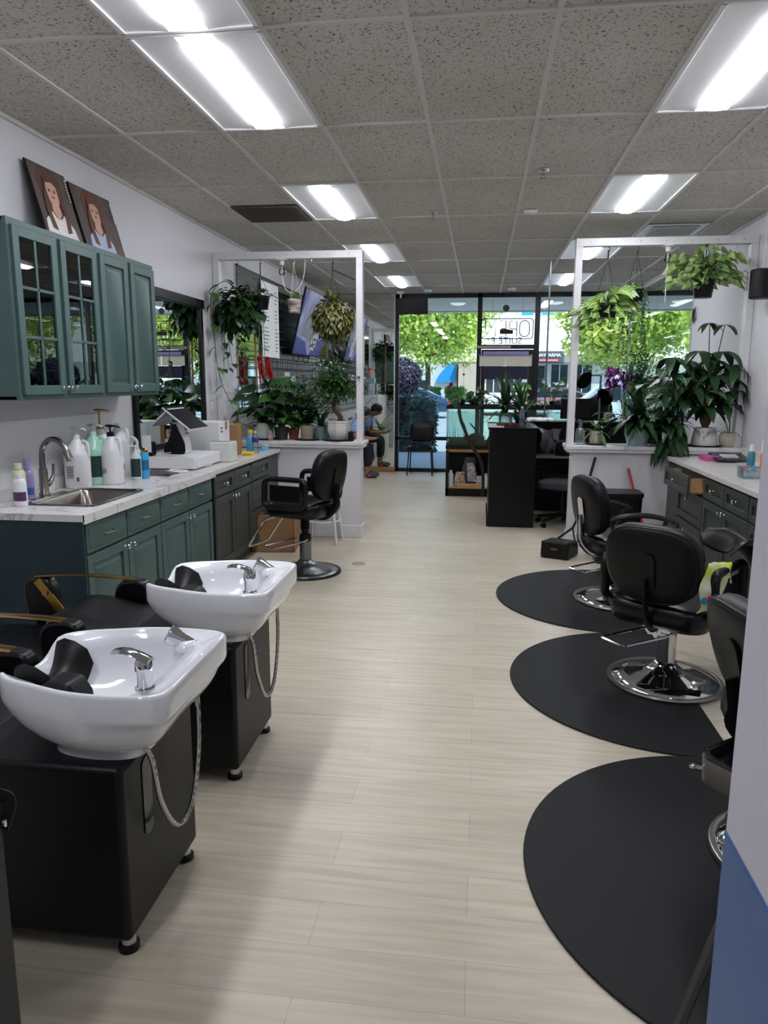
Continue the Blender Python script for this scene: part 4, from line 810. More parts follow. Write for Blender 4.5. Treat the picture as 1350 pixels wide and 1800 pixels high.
# ------------------------------------------------------------ right hand cabinets
CR = 1.79
def rc(yfar, wd, **k): return base_cab((CR,yfar,0),-90,wd,'shaker','grey',depth=XR-.002-CR,**k)
b = B(); bx(b,CR,6.78,.1,XR-.002,7.195,.87); o = O('cabinet_end_panel',b,M['grey'],bevel=.002); tag(o,'charcoal filler panel between the right drawers and the right half wall','panel')
rc(6.775,.76,label='charcoal three drawer cabinet on the right with its top drawer pulled open',stack=3,open_top=.12)
rc(6.01,1.0,label='charcoal double cabinet with shaker doors on the right, in front of the drawers')
rc(5.005,1.0,label='nearest charcoal double cabinet on the right, hidden by the near wall')
b = B(); bx(b,1.745,4.0,.872,XR-.002,7.2,.91); bx(b,XR-.02,4.0,.91,XR-.002,7.2,1.0); o = O('worktop',b,M['quartz'],ang=0,bevel=.003); tag(o,'white quartz worktop on the right charcoal cabinets','worktop')
# ------------------------------------------------------------ bottles
def jug(loc, rz, label, body, neck='white', pump='white', hgt=.20, r=.075, lab=None, tall=0, shoulder=1, liq=None):
    t = T('gallon_jug',loc,rz,label,'bottle'); b = B()
    lathe(b,[(r*.93,0),(r,.012),(r,hgt*.93),(r*1.0,hgt),(r*.93,hgt+.02),(r*.5,hgt+.075),(r*.33,hgt+.095),(r*.30,hgt+.1),(r*.30,hgt+.11)],n=28); O('body',b,M[body],t,ang=45)
    b = B(); tube(b,smooth([(r*.55,0,hgt+.09),(r*.92,0,hgt+.075),(r*1.0,0,hgt+.02),(r*.98,0,hgt-.01)],3),.011,8); O('handle',b,M[body],t)
    if lab: b = B(); rs = [[V((math.cos(a)*(r+.001),math.sin(a)*(r+.001),z)) for a in [R(-160+k*10) for k in range(15)]] for z in lab[1:]]; rings(b,rs,False,False,closed=False); O('label',b,lab[0],t)
    if pump:
        z = hgt+.10; b = B(); lathe(b,[(.024,z),(.024,z+.025),(.012,z+.03),(.006,z+.032),(.006,z+.055+tall),(.014,z+.06+tall),(.014,z+.07+tall)],n=16); tube(b,[(-.03,-.01,z+.068+tall),(0,0,z+.07+tall),(.05,.015,z+.064+tall),(.062,.02,z+.055+tall)],[.007,.008,.006,.005],8); O('pump',b,M[pump],t)
    else: b = B(); lathe(b,[(r*.34,hgt+.10),(r*.34,hgt+.125)],n=18); O('cap',b,M['white'],t)
    return t
WZ = .912
j = jug((-2.555,4.37,WZ),0,'white gallon jug with printed back label right behind the sink','white',hgt=.21,r=.08)
b = B()
for k in range(9): bx(b,-.03,-.0815,.14-k*.009,.02-.004*(k%3),-.0805,.144-k*.009)
bx(b,.035,-.0795,.05,.05,-.077,.075); O('label',b,M['lgrey'],j,ang=0)
jug((-2.545,4.56,WZ),0,'gallon jug of mint green liquid with a dark green label','greenliq',hgt=.22,r=.08,lab=(M['ldark'],.05,.19),pump='clearp')
jug((-2.60,4.76,WZ),20,'tall white gallon jug with a long gold pump, behind the mint green jug','white',hgt=.24,r=.08,tall=.07,pump='gold')
jug((-2.595,5.0,WZ),0,'white gallon jug with a plain cap at the back, behind the black pump jug','white',hgt=.25,r=.075,pump=None)
j = jug((-2.43,4.58,WZ),-10,'white gallon jug with a black pump on the worktop edge of the sink','white',pump='blkp',hgt=.215,r=.072)
b = B(); bx(b,-.045,-.0725,.07,-.04,-.058,.16)
for k in range(3): bx(b,-.03,-.074,.10-k*.012,.01,-.0715,.104-k*.012)
O('label',b,M['lgrey'],j,ang=0)
def bottle(loc, label, body, prof, cap=None, capm='white', lab=None, n=20, rz=0, sy=1, cat='bottle', name='shampoo_bottle', extra=None):
    t = T(name,loc,rz,label,cat); b = B(); lathe(b,prof,n=n,sy=sy); O('body',b,M[body] if isinstance(body,str) else body,t,ang=50)
    if cap: b = B(); lathe(b,cap,n=n); O('cap',b,M[capm],t)
    if lab: b = B(); r = lab[3]; rs = [[V((math.cos(a)*r,math.sin(a)*r*sy,z)) for a in [R(-170+k*10) for k in range(17)]] for z in lab[1:3]]; rings(b,rs,False,False,closed=False); O('label',b,M[lab[0]] if isinstance(lab[0],str) else lab[0],t)
    if extra: extra(t)
    return t
def pumpx(z, m='white'):
    def f(t): b = B(); lathe(b,[(.014,z),(.014,z+.018),(.004,z+.02),(.004,z+.045),(.01,z+.048),(.01,z+.056)],n=14); tube(b,[(0,0,z+.053),(-.035,-.01,z+.052),(-.042,-.012,z+.044)],.005,8); O('pump',b,M[m],t)
    return f
bottle((-2.37,4.80,WZ),'clear pump bottle with a dark green label right of the white jugs','clearp',[(.034,0),(.036,.01),(.036,.15),(.03,.17),(.014,.18)],None,lab=('ldark',.02,.145,.037),extra=pumpx(.18))
def trig(z):
    def f(t): b = B(); lathe(b,[(.014,z),(.014,z+.02)],n=14); tube(b,smooth([(0,0,z+.02),(.0,0,z+.05),(-.02,-.005,z+.075),(-.05,-.012,z+.08)],3),[.012]*8+[.01,.008],8); tube(b,[(-.02,-.005,z+.06),(-.035,-.01,z+.03)],.005,6); O('trigger',b,M['clearp'],t)
    return f
bottle((-2.43,4.95,WZ),'clear trigger spray bottle standing behind the blue can','clearp',[(.034,0),(.036,.17),(.014,.2)],None,extra=trig(.2))
bottle((-2.335,4.86,WZ),'sky blue spray can with a gold cap at the right of the bottles','sky',[(.028,0),(.03,.01),(.03,.17),(.024,.185)],[(.024,.185),(.024,.2),(.012,.212)],'gold',lab=(mat('blue print','23608f',.4),.06,.13,.0305))
bottle((-2.55,3.75,WZ),'pale green shampoo bottle with a light cap at the left edge, behind the white one','lime',[(.036,0),(.038,.01),(.038,.17),(.03,.185),(.018,.19)],[(.02,.19),(.02,.225)],'cream',lab=(mat('lime label','cfe0b0',.4),.03,.15,.0385),sy=.7,rz=15)
bottle((-2.58,3.88,WZ),'lavender bottle with a purple cap between the faucet and the green bottle','lav',[(.034,0),(.035,.01),(.035,.14),(.028,.17),(.018,.175)],[(.019,.175),(.019,.235)],mat and 'lav',lab=(mat('blue label','3c5fa8',.4),.03,.07,.0355),sy=.7)
bottle((-2.49,3.665,WZ),'white bottle with a purple printed label cut by the left edge','white',[(.036,0),(.038,.01),(.038,.13),(.03,.15),(.018,.155)],[(.02,.155),(.02,.18)],'white',lab=(mat('plum label','54315a',.4),.03,.08,.0385),sy=.8)
bottle((-2.53,4.87,WZ),'white bottle with a red label between the rear jugs','white',[(.04,0),(.042,.01),(.042,.13),(.02,.17)],[(.018,.17),(.018,.19)],'white',lab=(mat('rose label','b0475a',.4),.06,.1,.0425))
# point of sale
t = T('cash_drawer',(-2.38,5.62,WZ),0,'white cash drawer under the point of sale screens','cash drawer'); b = B(); bx(b,-.2,-.28,.008,.22,.28,.10); O('body',b,M['white'],t,bevel=.005)
b = B(); bx(b,.22,-.26,.018,.226,.26,.09); O('drawer_front',b,M['white'],t,bevel=.003)
for sx_ in (-.15,.17):
    for sy_ in (-.24,.24): b = B(); lathe(b,[(.012,0),(.012,.01)],(sx_,sy_,0),10); O('foot',b,M['blkp'],t)
t = T('pos_terminal',(-2.41,5.62,WZ+.101),0,'black and white point of sale terminal with two tilted screens on the cash drawer','terminal')
b = B(); pl = smooth([(-.05,0,0),(.075,0,0),(.09,.05,0),(.08,.11,0),(.05,.17,0),(.02,.24,0)],3)+[V((-.01,.24,0)),V((-.03,.15,0)),V((-.09,.03,0)),V((-.09,0,0))]; prism(b,[(p.x,p.y) for p in pl],-.06,.06,ax='y'); O('stand',b,M['white'],t,bevel=.006)
b = B(); prism(b,[(p.x*.97,p.y*.98+.001) for p in pl],-.075,-.061,ax='y'); O('side_cover',b,M['blkp'],t)
b = B(); Ms = Mx.Translation((.075,0,.285))@Mx.Rotation(R(38),4,'Y'); bx(b,-.14,-.19,-.008,.14,.19,.006,Ms); s_ = O('main_screen',b,M['white'],t,bevel=.004); b = B(); bx(b,-.136,-.186,.0065,.136,.186,.009,Ms); O('display_glass',b,mat('dark screen','15171a',.25),s_)
b = B(); Ms = Mx.Translation((-.07,-.0,.30))@Mx.Rotation(R(-42),4,'Y'); bx(b,-.11,-.16,-.008,.09,.16,.004,Ms); s_ = O('customer_screen',b,M['white'],t,bevel=.004); b = B(); bx(b,-.106,-.156,-.0095,.086,.156,-.0082,Ms); bx(b,-.106,-.156,.0042,.086,.156,.006,Ms); O('display_glass',b,mat('dark screen','15171a',.25),s_)
b = B(); bx(b,.084,-.03,.16,.094,.03,.166,Mx.Translation((-.01,0,0))); O('card_slot',b,M['blkp'],t)
b = B(); tube(b,smooth([(-.03,-.07,.01),(-.06,-.17,.012),(.02,-.24,.012),(.12,-.26,.01),(.20,-.23,.012),(.231,-.2,.005),(.236,-.17,-.06),(.245,-.10,-.088),(.26,-.02,-.092),(.25,.08,-.09)],5),.004,6); O('cable',b,M['white'],t)
t = T('card_reader',(-2.55,5.40,WZ+.101),0,'black card reader with a paper slip beside the point of sale terminal','card reader'); b = B(); bx(b,-.04,-.04,0,.04,.04,.11); O('body',b,M['blkp'],t,bevel=.01); b = B(); bx(b,-.035,-.042,.03,.035,-.038,.16); O('paper_slip',b,M['white'],t,ang=0)
b = B(); tube(b,smooth([(-2.33,5.08,WZ+.012),(-2.27,5.14,WZ+.02),(-2.2,5.15,WZ+.015),(-2.17,5.22,WZ+.012),(-2.25,5.27,WZ+.012),(-2.3,5.2,WZ+.02),(-2.24,5.12,WZ+.015),(-2.16,5.18,WZ+.01)],5),.005,6); o = O('coiled_cable',b,M['white']); tag(o,'white cable lying coiled on the worktop in front of the cash drawer','cable')
g = random.Random(2); tp = [[(-2.50+.07*i,4.99+.045*j+.0*i,WZ+.014+.012*math.sin(i*1.9+j*1.2)) for i in range(5)] for j in range(5)]
cloth('folded_towel',tp,mat('mauve grey towel','5b5054',.95,bump=.4,bscale=60),'folded mauve grey towel on the marble worktop in front of the cash drawer','towel',th=.018,jit=.004)
t = T('white_box',(-2.36,6.13,WZ),0,'tall white appliance box with brown tape behind the cash drawer','box'); b = B(); bx(b,-.13,-.13,0,.16,.13,.33); O('carton',b,M['white'],t,bevel=.003)
b = B(); bx(b,.161,.02,.26,.163,.07,.33); O('tape',b,M['card'],t,ang=0); b = B()
for k in range(2): bx(b,.161,-.09,.27-k*.03,.1625,-.05,.285-k*.03)
O('print',b,M['lgrey'],t,ang=0)
t = T('receipt_printer',(-2.16,5.98,WZ),0,'cream slotted plastic unit in front of the white box','printer'); b = B(); bx(b,-.10,-.07,0,.09,.10,.17); O('body',b,M['potw'],t,bevel=.01); b = B()
for k in range(7): bx(b,-.09+k*.025,-.05,.168,-.08+k*.025,.05,.172)
O('slots',b,M['lgrey'],t,ang=0)
t = T('cardboard_box',(-2.27,6.55,WZ),8,'upright brown cardboard box on the left worktop beside the white box','cardboard box'); b = B(); bx(b,-.06,-.13,0,.06,.13,.28); O('carton',b,M['card'],t,bevel=.002); b = B(); bx(b,.061,-.12,.02,.064,0,.30); O('flap',b,M['card'],t,ang=0)
def blab(z0,z1,r,c): return (mat('label '+c,c,.4),z0,z1,r)
bottle((-2.20,6.85,WZ),'bottle of blue cleaner with a yellow cap beside the cardboard box',mat('blue liquid bottle','4ea3d8',.15),[(.035,0),(.038,.01),(.038,.12),(.02,.17)],[(.022,.17),(.026,.2),(.01,.21)],'yellow',name='cleaner_bottle')
bottle((-2.12,6.75,WZ),'clear water bottle with a blue label at the end of the left worktop','cup',[(.03,0),(.032,.01),(.032,.06),(.028,.08),(.032,.1),(.032,.15),(.014,.19)],[(.015,.19),(.015,.205)],'white',lab=blab(.10,.145,.0325,'2c3f7c'),name='water_bottle')
bottle((-2.10,6.98,WZ),'small blue tub behind the water bottle on the left worktop',mat('blue tub','79b7de',.3),[(.04,0),(.042,.05)],[(.043,.05),(.043,.065)],'cream',name='blue_tub',cat='tub')
b = B(); tube(b,[(-.04,0,.02),(.04,.0,.02)],[.02,.016],12); lathe(b,[(.02,0),(.018,.035)],(.05,.02,0),12); o = O('yellow_clip',b,M['yellow'],bevel=.003); o.location = (-2.13,6.50,WZ); tag(o,'small yellow plastic clip lying on the left worktop edge','clip')
# floor items left
t = T('cardboard_box',(-1.92,6.72,0),6,'open brown cardboard box on the floor behind the left salon chair','cardboard box'); b = B(); W2 = .2
for q in ((-W2,-.22,0,-W2+.008,.22,.36),(W2-.008,-.22,0,W2,.22,.36),(-W2,-.22,0,W2,-.212,.36),(-W2,.212,0,W2,.22,.36),(-W2,-.22,0,W2,.22,.008)): bx(b,*q)
O('carton',b,M['card'],t,ang=0); b = B(); bx(b,-W2+.01,.2,.30,W2-.01,.21,.42,Mx.Rotation(R(0),4,'X')); O('flap',b,M['card'],t,ang=0); b = B(); bx(b,.2005,-.16,.22,.2015,-.06,.23); O('tape',b,M['lgrey'],t,ang=0)
t = T('metal_stool',(-1.53,7.05,0),0,'white painted metal stool against the left half wall behind the chair','stool')
for sx_,sy_ in ((-1,-1),(1,-1),(-1,1),(1,1)): b = B(); tube(b,[(sx_*.16,sy_*.16,0),(sx_*.10,sy_*.10,.60)],.013,8); lg = O('leg',b,M['white'],t); b = B(); lathe(b,[(.017,0),(.016,.02)],(sx_*.16,sy_*.16,0),10); O('foot_cap',b,M['grid'],lg)
b = B(); tube(b,[(.165*math.cos(a),.165*math.sin(a),.22) for a in [2*PI*k/24 for k in range(24)]],.008,8,True); O('ring',b,M['white'],t); b = B(); lathe(b,[(.15,.6),(.155,.61),(.155,.62),(.15,.63)],n=28); O('seat',b,M['white'],t)
b = B(); tube(b,smooth([(-2.02,5.36,.10),(-1.99,5.38,.05),(-1.98,5.34,.012),(-1.94,5.2,.012)],4),.011,8); o = O('power_cable',b,M['white']); tag(o,'short white cord coming out under the left charcoal cabinet','cord')
# ------------------------------------------------------------ right floor items
t = T('broom_dustpan',(.79,6.74,0),0,'black long handled lobby dustpan leaning at the end of the right half wall','dustpan')
Mp = Mx.Rotation(R(-25),4,'Z'); b = B(); prism(b,[(-.16,.02),(-.15,.16),(.12,.14),(.15,.05),(.15,.0),(-.14,.0)],-.16,.10,Mp,ax='x'); O('pan',b,M['blkp'],t,bevel=.015)
b = B(); bx(b,-.06,-.163,.085,.0,-.160,.105,Mp@Mx.Translation((.0,.0,0))); O('logo',b,mat('faded red print','7e3238',.5),t)
b = B(); tube(b,[(-.05,.12,.13),(.10,.16,.24),(.16,.22,.36),(.31,.42,.88)],[.012,.012,.012,.014],8); tube(b,[(.12,-.02,.1),(.11,.12,.16),(.10,.16,.24)],.008,8); O('handle',b,M['blkp'],t)
t = T('waste_bin',(1.23,6.62,0),0,'black rectangular waste bin with lid against the right half wall','bin'); b = B(); rs = []
for z,s in ((0,.92),(.02,.94),(.60,1)): rs.append([V((x*s,y*s,z)) for x,y in rrect(.38,.28,.04,4)])
rings(b,rs); O('body',b,M['blkp'],t,ang=50); b = B(); prism(b,rrect(.40,.30,.045,4),.60,.64); O('lid',b,M['blk2'],t,bevel=.008)
b = B(); tube(b,[(1.60,6.90,.012),(1.41,7.16,.78)],.012,10); o = O('red_stick',b,M['red']); tag(o,'thin red stick leaning against the right half wall beside the waste bin','broom handle')
# right worktop items
t = T('magazine_stack',(2.13,6.75,.911),0,'black cased palette lying on pink box on the right worktop','case'); b = B(); bx(b,-.16,-.06,0,.10,.16,.045); O('pink_box',b,M['pink'],t,bevel=.003); b = B(); bx(b,-.13,-.14,0,.15,.13,.016,Mx.Translation((.03,-.03,.028))@Mx.Rotation(R(9),4,'X')); O('black_case',b,mat('glossy black cover','15151a',.15),t,bevel=.004); b = B(); bx(b,-.06,-.06,.0165,.08,.06,.018,Mx.Translation((.03,-.03,.028))@Mx.Rotation(R(9),4,'X')); O('printed_photo',b,M['clearp'],t,ang=0)
bottle((2.12,6.05,.911),'teal bottle with a white cap on the right worktop near the wall edge',mat('teal bottle','2f7c86',.3),[(.028,0),(.03,.01),(.03,.13),(.018,.15)],[(.018,.15),(.014,.2)],'white')
bottle((2.17,5.95,.911),'thin orange and white bottle beside the teal one on the right worktop','orange',[(.017,0),(.018,.14),(.015,.145)],[(.013,.145),(.013,.23),(.007,.235),(.007,.27)],'white')
t = T('clip_box',(1.98,5.57,.911),0,'clear box of colourful hair clips on the right worktop','box'); b = B(); rs = [[V((x*s,y*s,z)) for x,y in rrect(.2,.14,.01,2)] for z,s in ((0,.97),(.08,1),(.08,.97),(.004,.94))]; rings(b,rs); O('tray',b,M['cup'],t,ang=40)
g = random.Random(3)
for k in range(12): b = B(); x,y = g.uniform(-.08,.08),g.uniform(-.05,.05); tube(b,[(x-.02,y,.02+.06*g.random()),(x+.02,y+.02*g.uniform(-1,1),.03+.06*g.random())],.007,6); O('clip',b,M[('yellow','sky','lav','orange')[k%4]],t)
t = T('wall_speaker',(2.33,6.78,2.29),0,'black round loudspeaker hanging at the right edge by the plant frame','speaker'); b = B(); lathe(b,[(.085,0),(.095,.01),(.095,.23),(.085,.24)],n=24); O('body',b,M['blkp'],t); b = B(); bx(b,.06,-.02,.09,.098,.02,.15); O('mount',b,M['sat'],t); b = B(); tube(b,[(0,0,.24),(0,.0,.745)],.003,6); O('cable',b,M['white'],t)
# ------------------------------------------------------------ reception
t = T('reception_counter',(.36,8.6,0),0,'tall black lacquered reception pedestal in the middle of the room','counter')
b = B(); bx(b,-.25,-.56,.0,.25,.5,1.075); O('body',b,M['navy'],t,bevel=.004); b = B(); bx(b,-.27,-.575,1.075,.27,.52,1.10); O('top',b,M['navy'],t,bevel=.004)
b = B(); bx(b,-.268,-.57,1.10,-.10,.1,1.103); O('paper_sheet',b,M['white'],t,ang=0)
b = B(); bx(b,-.265,-.54,0,-.251,.45,.10); O('base_trim',b,M['blkm'],t)
t = T('reception_desk',(1.35,8.75,0),0,'low black reception desk with a pale edged top behind the right half wall','desk')
b = B(); bx(b,-.72,-.35,.735,.95,.45,.765); O('top',b,M['navy'],t); b = B(); bx(b,-.72,-.36,.737,.95,-.35,.763); O('edge',b,M['sat'],t,ang=0)
b = B(); bx(b,-.72,.40,0,.95,.45,1.10); O('back_panel',b,M['navy'],t,bevel=.003); b = B(); bx(b,-.73,.2,1.1,.95,.5,1.12); O('ledge',b,M['navy'],t,bevel=.003); b = B(); bx(b,.90,-.33,0,.95,.4,.735); O('side_panel',b,M['navy'],t)
cloth('black_bag',[[(.70+.06*i+.01*j,8.9-.03*j,z) for i in range(5)] for j,z in enumerate((1.04,.95,.85,.768))],mat('crumpled black bag','3a3b40',.3,bump=.5,bscale=20),'crumpled dark bag leaning on the back of the reception desk','bag',jit=.03)
t = T('office_chair',(.93,8.25,0),150,'black office chair on castors half hidden behind the right half wall','office chair')
b = B(); rs = [[V((x*s,y*s,z)) for x,y in rrect(.46,.46,.1,6)] for z,s in ((.42,.9),(.44,1),(.49,1),(.51,.9))]; rings(b,rs); O('seat',b,mat('grey mesh cloth','33353a',.9),t); b = B(); cushion(b,rrect(.42,.40,.1,6),.05,Mx.Translation((0,-.25,.74)),curve=-.4); O('backrest',b,M['blk2'],t)
b = B(); lathe(b,[(.025,.09),(.025,.42)],n=12); O('column',b,M['blkp'],t)
for k in range(5):
    a = 2*PI*k/5; b = B(); tube(b,[(0,0,.12),(.28*math.cos(a),.28*math.sin(a),.075)],[.025,.015],8); lg = O('leg',b,M['blkp'],t); b = B(); lathe(b,[(.028,-.02),(.028,.02)],n=14,M=Mx.Translation((.28*math.cos(a),.28*math.sin(a),.028))@Mx.Rotation(a,4,'Z')@Mx.Rotation(R(90),4,'X')); O('castor',b,M['blkp'],lg)
for s in (-1,1): b = B(); tube(b,fillet([(s*.24,-.05,.44),(s*.29,-.05,.62),(s*.29,.18,.64)],.06),.018,8); O('armrest',b,M['blkp'],t)
# aquarium and stand
TX0,TX1,TY0,TY1 = -.46,1.36,10.16,10.62
t = T('aquarium_stand',((TX0+TX1)/2,(TY0+TY1)/2,0),0,'black open stand with wooden shelves carrying the aquarium','stand'); hw,hd = (TX1-TX0)/2,(TY1-TY0)/2
for sx_ in (-1,1):
    for sy_ in (-1,1): b = B(); bx(b,sx_*hw-(.04 if sx_>0 else 0),sy_*hd-(.04 if sy_>0 else 0),0,sx_*hw+(0 if sx_>0 else .04),sy_*hd+(0 if sy_>0 else .04),.64); O('post',b,M['blkm'],t)
b = B(); bx(b,-hw,-hd,.0,hw,-hd+.02,.11); bx(b,-hw,hd-.012,.0,hw,hd,.64); bx(b,0,-hd+.02,0.11,.02,hd,.62); O('panel',b,M['blkm'],t,ang=0); b = B(); bx(b,-hw,-hd,.62,hw,hd,.66); O('top_rail',b,M['wood'],t,ang=0); b = B(); bx(b,-hw+.01,-hd+.01,.11,hw-.01,hd-.012,.13); O('shelf',b,M['lightwood'],t,ang=0)
t = T('aquarium',((TX0+TX1)/2,(TY0+TY1)/2,.662),0,'long glass aquarium on the black stand by the shop window','aquarium'); H = .60
b = B()
for q in ((-hw,-hd,hw,-hd+.008),(-hw,hd-.008,hw,hd),(-hw,-hd,-hw+.008,hd),(hw-.008,-hd,hw,hd)): bx(b,q[0],q[1],.03,q[2],q[3],H-.03)
O('glass',b,M['tankg'],t,ang=0); b = B()
for z0,z1 in ((0,.05),(H-.05,H)):
    for q in ((-hw-.006,-hd-.006,hw+.006,-hd+.012),(-hw-.006,hd-.012,hw+.006,hd+.006),(-hw-.006,-hd,-hw+.012,hd),(hw-.012,-hd,hw+.006,hd)): bx(b,q[0],q[1],z0,q[2],q[3],z1)
O('frame',b,M['blkp'],t,ang=0); b = B(); bx(b,-hw+.02,-hd+.02,.05,hw-.02,hd-.02,.10); O('gravel',b,mat('mossy gravel','5d5a36',.9,noise=.4,nscale=40,bump=.8,bscale=60),t,ang=0)
b = B(); bx(b,-hw+.012,-hd+.012,.10,hw-.012,hd-.012,.50); O('water',b,M['water'],t,ang=0)
b = B(); g = random.Random(4)
for k in range(6): x = g.uniform(-hw+.1,hw-.2); tube(b,smooth([(x,g.uniform(-.1,.1),.09),(x+g.uniform(-.1,.1),0,.2),(x+g.uniform(-.2,.2),g.uniform(-.1,.1),.35)],4),[.025,.022,.02,.018,.016,.014,.012,.01,.008],7)
ball(b,(-.5,0,.14),.09,10,7,(1.3,1,.8)); ball(b,(.2,.02,.15),.1,10,7,(1.5,1,.7)); O('driftwood',b,M['bark'],t); b = B()
for k in range(60):
    x = g.choice((-hw+.08,-.45,.15,.5))+g.gauss(0,.06); y_ = g.uniform(-.15,.15); b2 = [V((x,y_,.1)),V((x+.006,y_,.1)),V((x+g.uniform(-.05,.05),y_,.22+.2*g.random()))]; b.faces.new([b.verts.new(p) for p in b2])
O('water_weed',b,M['leafM'],t,ang=0)
b = B(); bx(b,-hw+.05,-.12,H-.002,hw-.3,.14,H+.012); O('lid',b,M['blkp'],t)
# things on the stand shelf
def sack(name,x,y,z,w_,h,m,l,cat='bag',lean=0,seed=1,c2=None):
    g = random.Random(seed); b = B(); rs = []
    for k in range(6):
        u = k/5; s = 1-.25*u; rs.append([V((x_*s*(1+.12*g.uniform(-1,1))+lean*u,y_*s*(1-.5*u),h*u)) for x_,y_ in rrect(w_,w_*.55,w_*.15,3)])
    rings(b,rs); o = O(name,b,m,ang=70); o.location = (x,y,z); return tag(o,l,cat)
sack('plastic_sack',-.17,10.42,.132,.20,.40,mat('dark grey plastic sack','55565a',.3,bump=.5,bscale=25),'tall grey plastic sack on the shelf under the aquarium',seed=2,lean=.05)
sack('food_bag',-.26,10.27,.132,.16,.20,mat('printed snack bag','c9b7a2',.4,noise=.6,nscale=25,c2='7c4a52'),'printed bag in front of the grey sack under the aquarium',seed=3)
sack('food_bag',-.08,10.26,.20,.14,.26,mat('striped bag','b6ad9f',.4,noise=.7,nscale=30,c2='5c4a70'),'upright patterned bag leaning on the wooden crate under the aquarium',seed=4,lean=-.04)
sack('black_bag',.20,10.30,.132,.22,.16,mat('black crumpled plastic','1b1c20',.25,bump=.5,bscale=25),'black crumpled bag low on the aquarium stand shelf',seed=5)
sack('food_bag',.02,10.25,.132,.12,.15,mat('grey package','a9aaad',.4,noise=.5,nscale=25),'small pale package beside the black bag under the aquarium',seed=6)
bottle((-.39,10.24,.132),'white bottle at the left end of the shelf under the aquarium','clearp',[(.04,0),(.04,.16),(.018,.2)],[(.018,.2),(.018,.225)],'white'); bottle((.10,10.22,.132),'white supplement bottle in the middle of the shelf under the aquarium','white',[(.032,0),(.034,.13),(.018,.16)],[(.02,.16),(.02,.19)],'white'); bottle((.28,10.235,.132),'grey bottle at the right of the shelf under the aquarium','clearp',[(.03,0),(.03,.12),(.015,.15)],[(.016,.15),(.016,.17)],'blkp')
b = B(); bx(b,-.3,10.19,.132,.02,10.24,.175); o = O('wooden_plank',b,M['lightwood'],bevel=.003); tag(o,'light wooden block lying on the shelf under the aquarium','wood block')
t = T('hazard_canister',(.18,10.43,.132),0,'black canister with an orange diamond label under the aquarium','canister'); b = B(); lathe(b,[(.09,0),(.1,.02),(.1,.3),(.05,.36)],n=20); O('body',b,M['blkp'],t); b = B(); prism(b,[(0,-.055),(.055,0),(0,.055),(-.055,0)],-.108,-.101,Mx.Translation((0,0,.24)),ax='y'); O('label',b,M['orange'],t)
# ------------------------------------------------------------ chairs by the window, person
def stack_chair(loc,rz,label):
    t = T('waiting_chair',loc,rz,label,'chair'); m = M['blkm']; wx = .215
    for s in (-1,1):
        b = B(); tube(b,[(s*wx,.2,0),(s*(wx-.03),.17,.44)],.011,8); O('leg',b,m,t)
        b = B(); tube(b,[(s*(wx-.01),-.24,0),(s*(wx-.03),-.17,.44)],.011,8); O('leg',b,m,t)
    b = B(); tube(b,fillet([(-.19,-.18,.44),(-.20,-.24,.86),(.20,-.24,.86),(.19,-.18,.44)],.06),.011,8); tube(b,[(-.19,.17,.43),(-.19,-.18,.43),(.19,-.18,.43),(.19,.17,.43)],.01,8,True); O('frame',b,m,t)
    b = B(); rings(b,[[V((x*s,y*s,z)) for x,y in rrect(.43,.42,.07,5)] for z,s in ((.44,.95),(.45,1),(.48,1),(.495,.9))]); O('seat',b,M['blk'],t)
    b = B(); cushion(b,rrect(.38,.31,.06,5),.045,Mx.Translation((0,-.225,.70))@Mx.Rotation(R(6),4,'X')); O('backrest',b,M['blk2'],t); return t
stack_chair((-1.0,12.50,0),180,'black banquet chair standing alone in front of the shop window'); 
c2 = stack_chair((-2.30,12.0,0),-90,'black chair by the left wall with the seated person on it'); stack_chair((-2.30,11.2,0),-90,'empty black chair against the left wall beside the seated person')
def skinmesh(name, vs, es, mt, parent, root=0, sub=1):
    me = bpy.data.meshes.new(name); me.from_pydata([v[:3] for v in vs],es,[]); me.materials.append(mt); o = bpy.data.objects.new(name,me); COL.objects.link(o)
    if parent: o.parent = parent
    md = o.modifiers.new('skin','SKIN')
    bm = bmesh.new(); bm.from_mesh(me); ly = bm.verts.layers.skin.verify(); bm.verts.ensure_lookup_table()
    for i,v in enumerate(bm.verts): v[ly].radius = (vs[i][3],vs[i][3]); v[ly].use_root = (i==root)
    bm.to_mesh(me); bm.free()
    s = o.modifiers.new('sub','SUBSURF'); s.levels = s.render_levels = sub; me.shade_smooth(); return o
P = T('person',(-2.22,12.0,0),0,'person in light blue shirt and dark trousers sitting bent over a phone','person')
vs, es = [], []
def add(p, r, par=None):
    vs.append((*p,r)); i = len(vs)-1
    if par is not None: es.append((par,i))
    return i
pel = add((0,0,.56),.06); sp = add((.05,0,.72),.06,pel); ch = add((.14,0,.88),.06,sp); nk = add((.22,0,.97),.05,ch); hb_ = add((.27,0,1.01),.075,nk); hd_ = add((.33,0,1.045),.088,hb_); ht = add((.37,0,1.09),.06,hd_); ns = add((.42,0,1.01),.035,hd_); 
for s in (-1,1):
    h = add((.05,s*.07,.54),.04,pel); k = add((.40,s*.11,.53),.04,h); an = add((.38,s*.11,.12),.04,k); hl = add((.36,s*.11,.05),.04,an); add((.52,s*.12,.03),.03,hl)
    sh = add((.15,s*.13,.90),.035,ch); el_ = add((.20,s*.20,.66),.036,sh); wr = add((.44,s*.07,.64),.026,el_); pm_ = add((.50,s*.05,.645),.026,wr)
    for q in range(4): k1 = add((.54,s*(.02+.018*q),.65),.009,pm_); add((.575-.006*q,s*(.015+.016*q),.668),.008,k1)
    k1 = add((.51,s*.015,.665),.01,pm_); add((.54,s*.0+.006*s,.68),.008,k1)
skinmesh('body',vs,es,M['skin'],P,0,2)
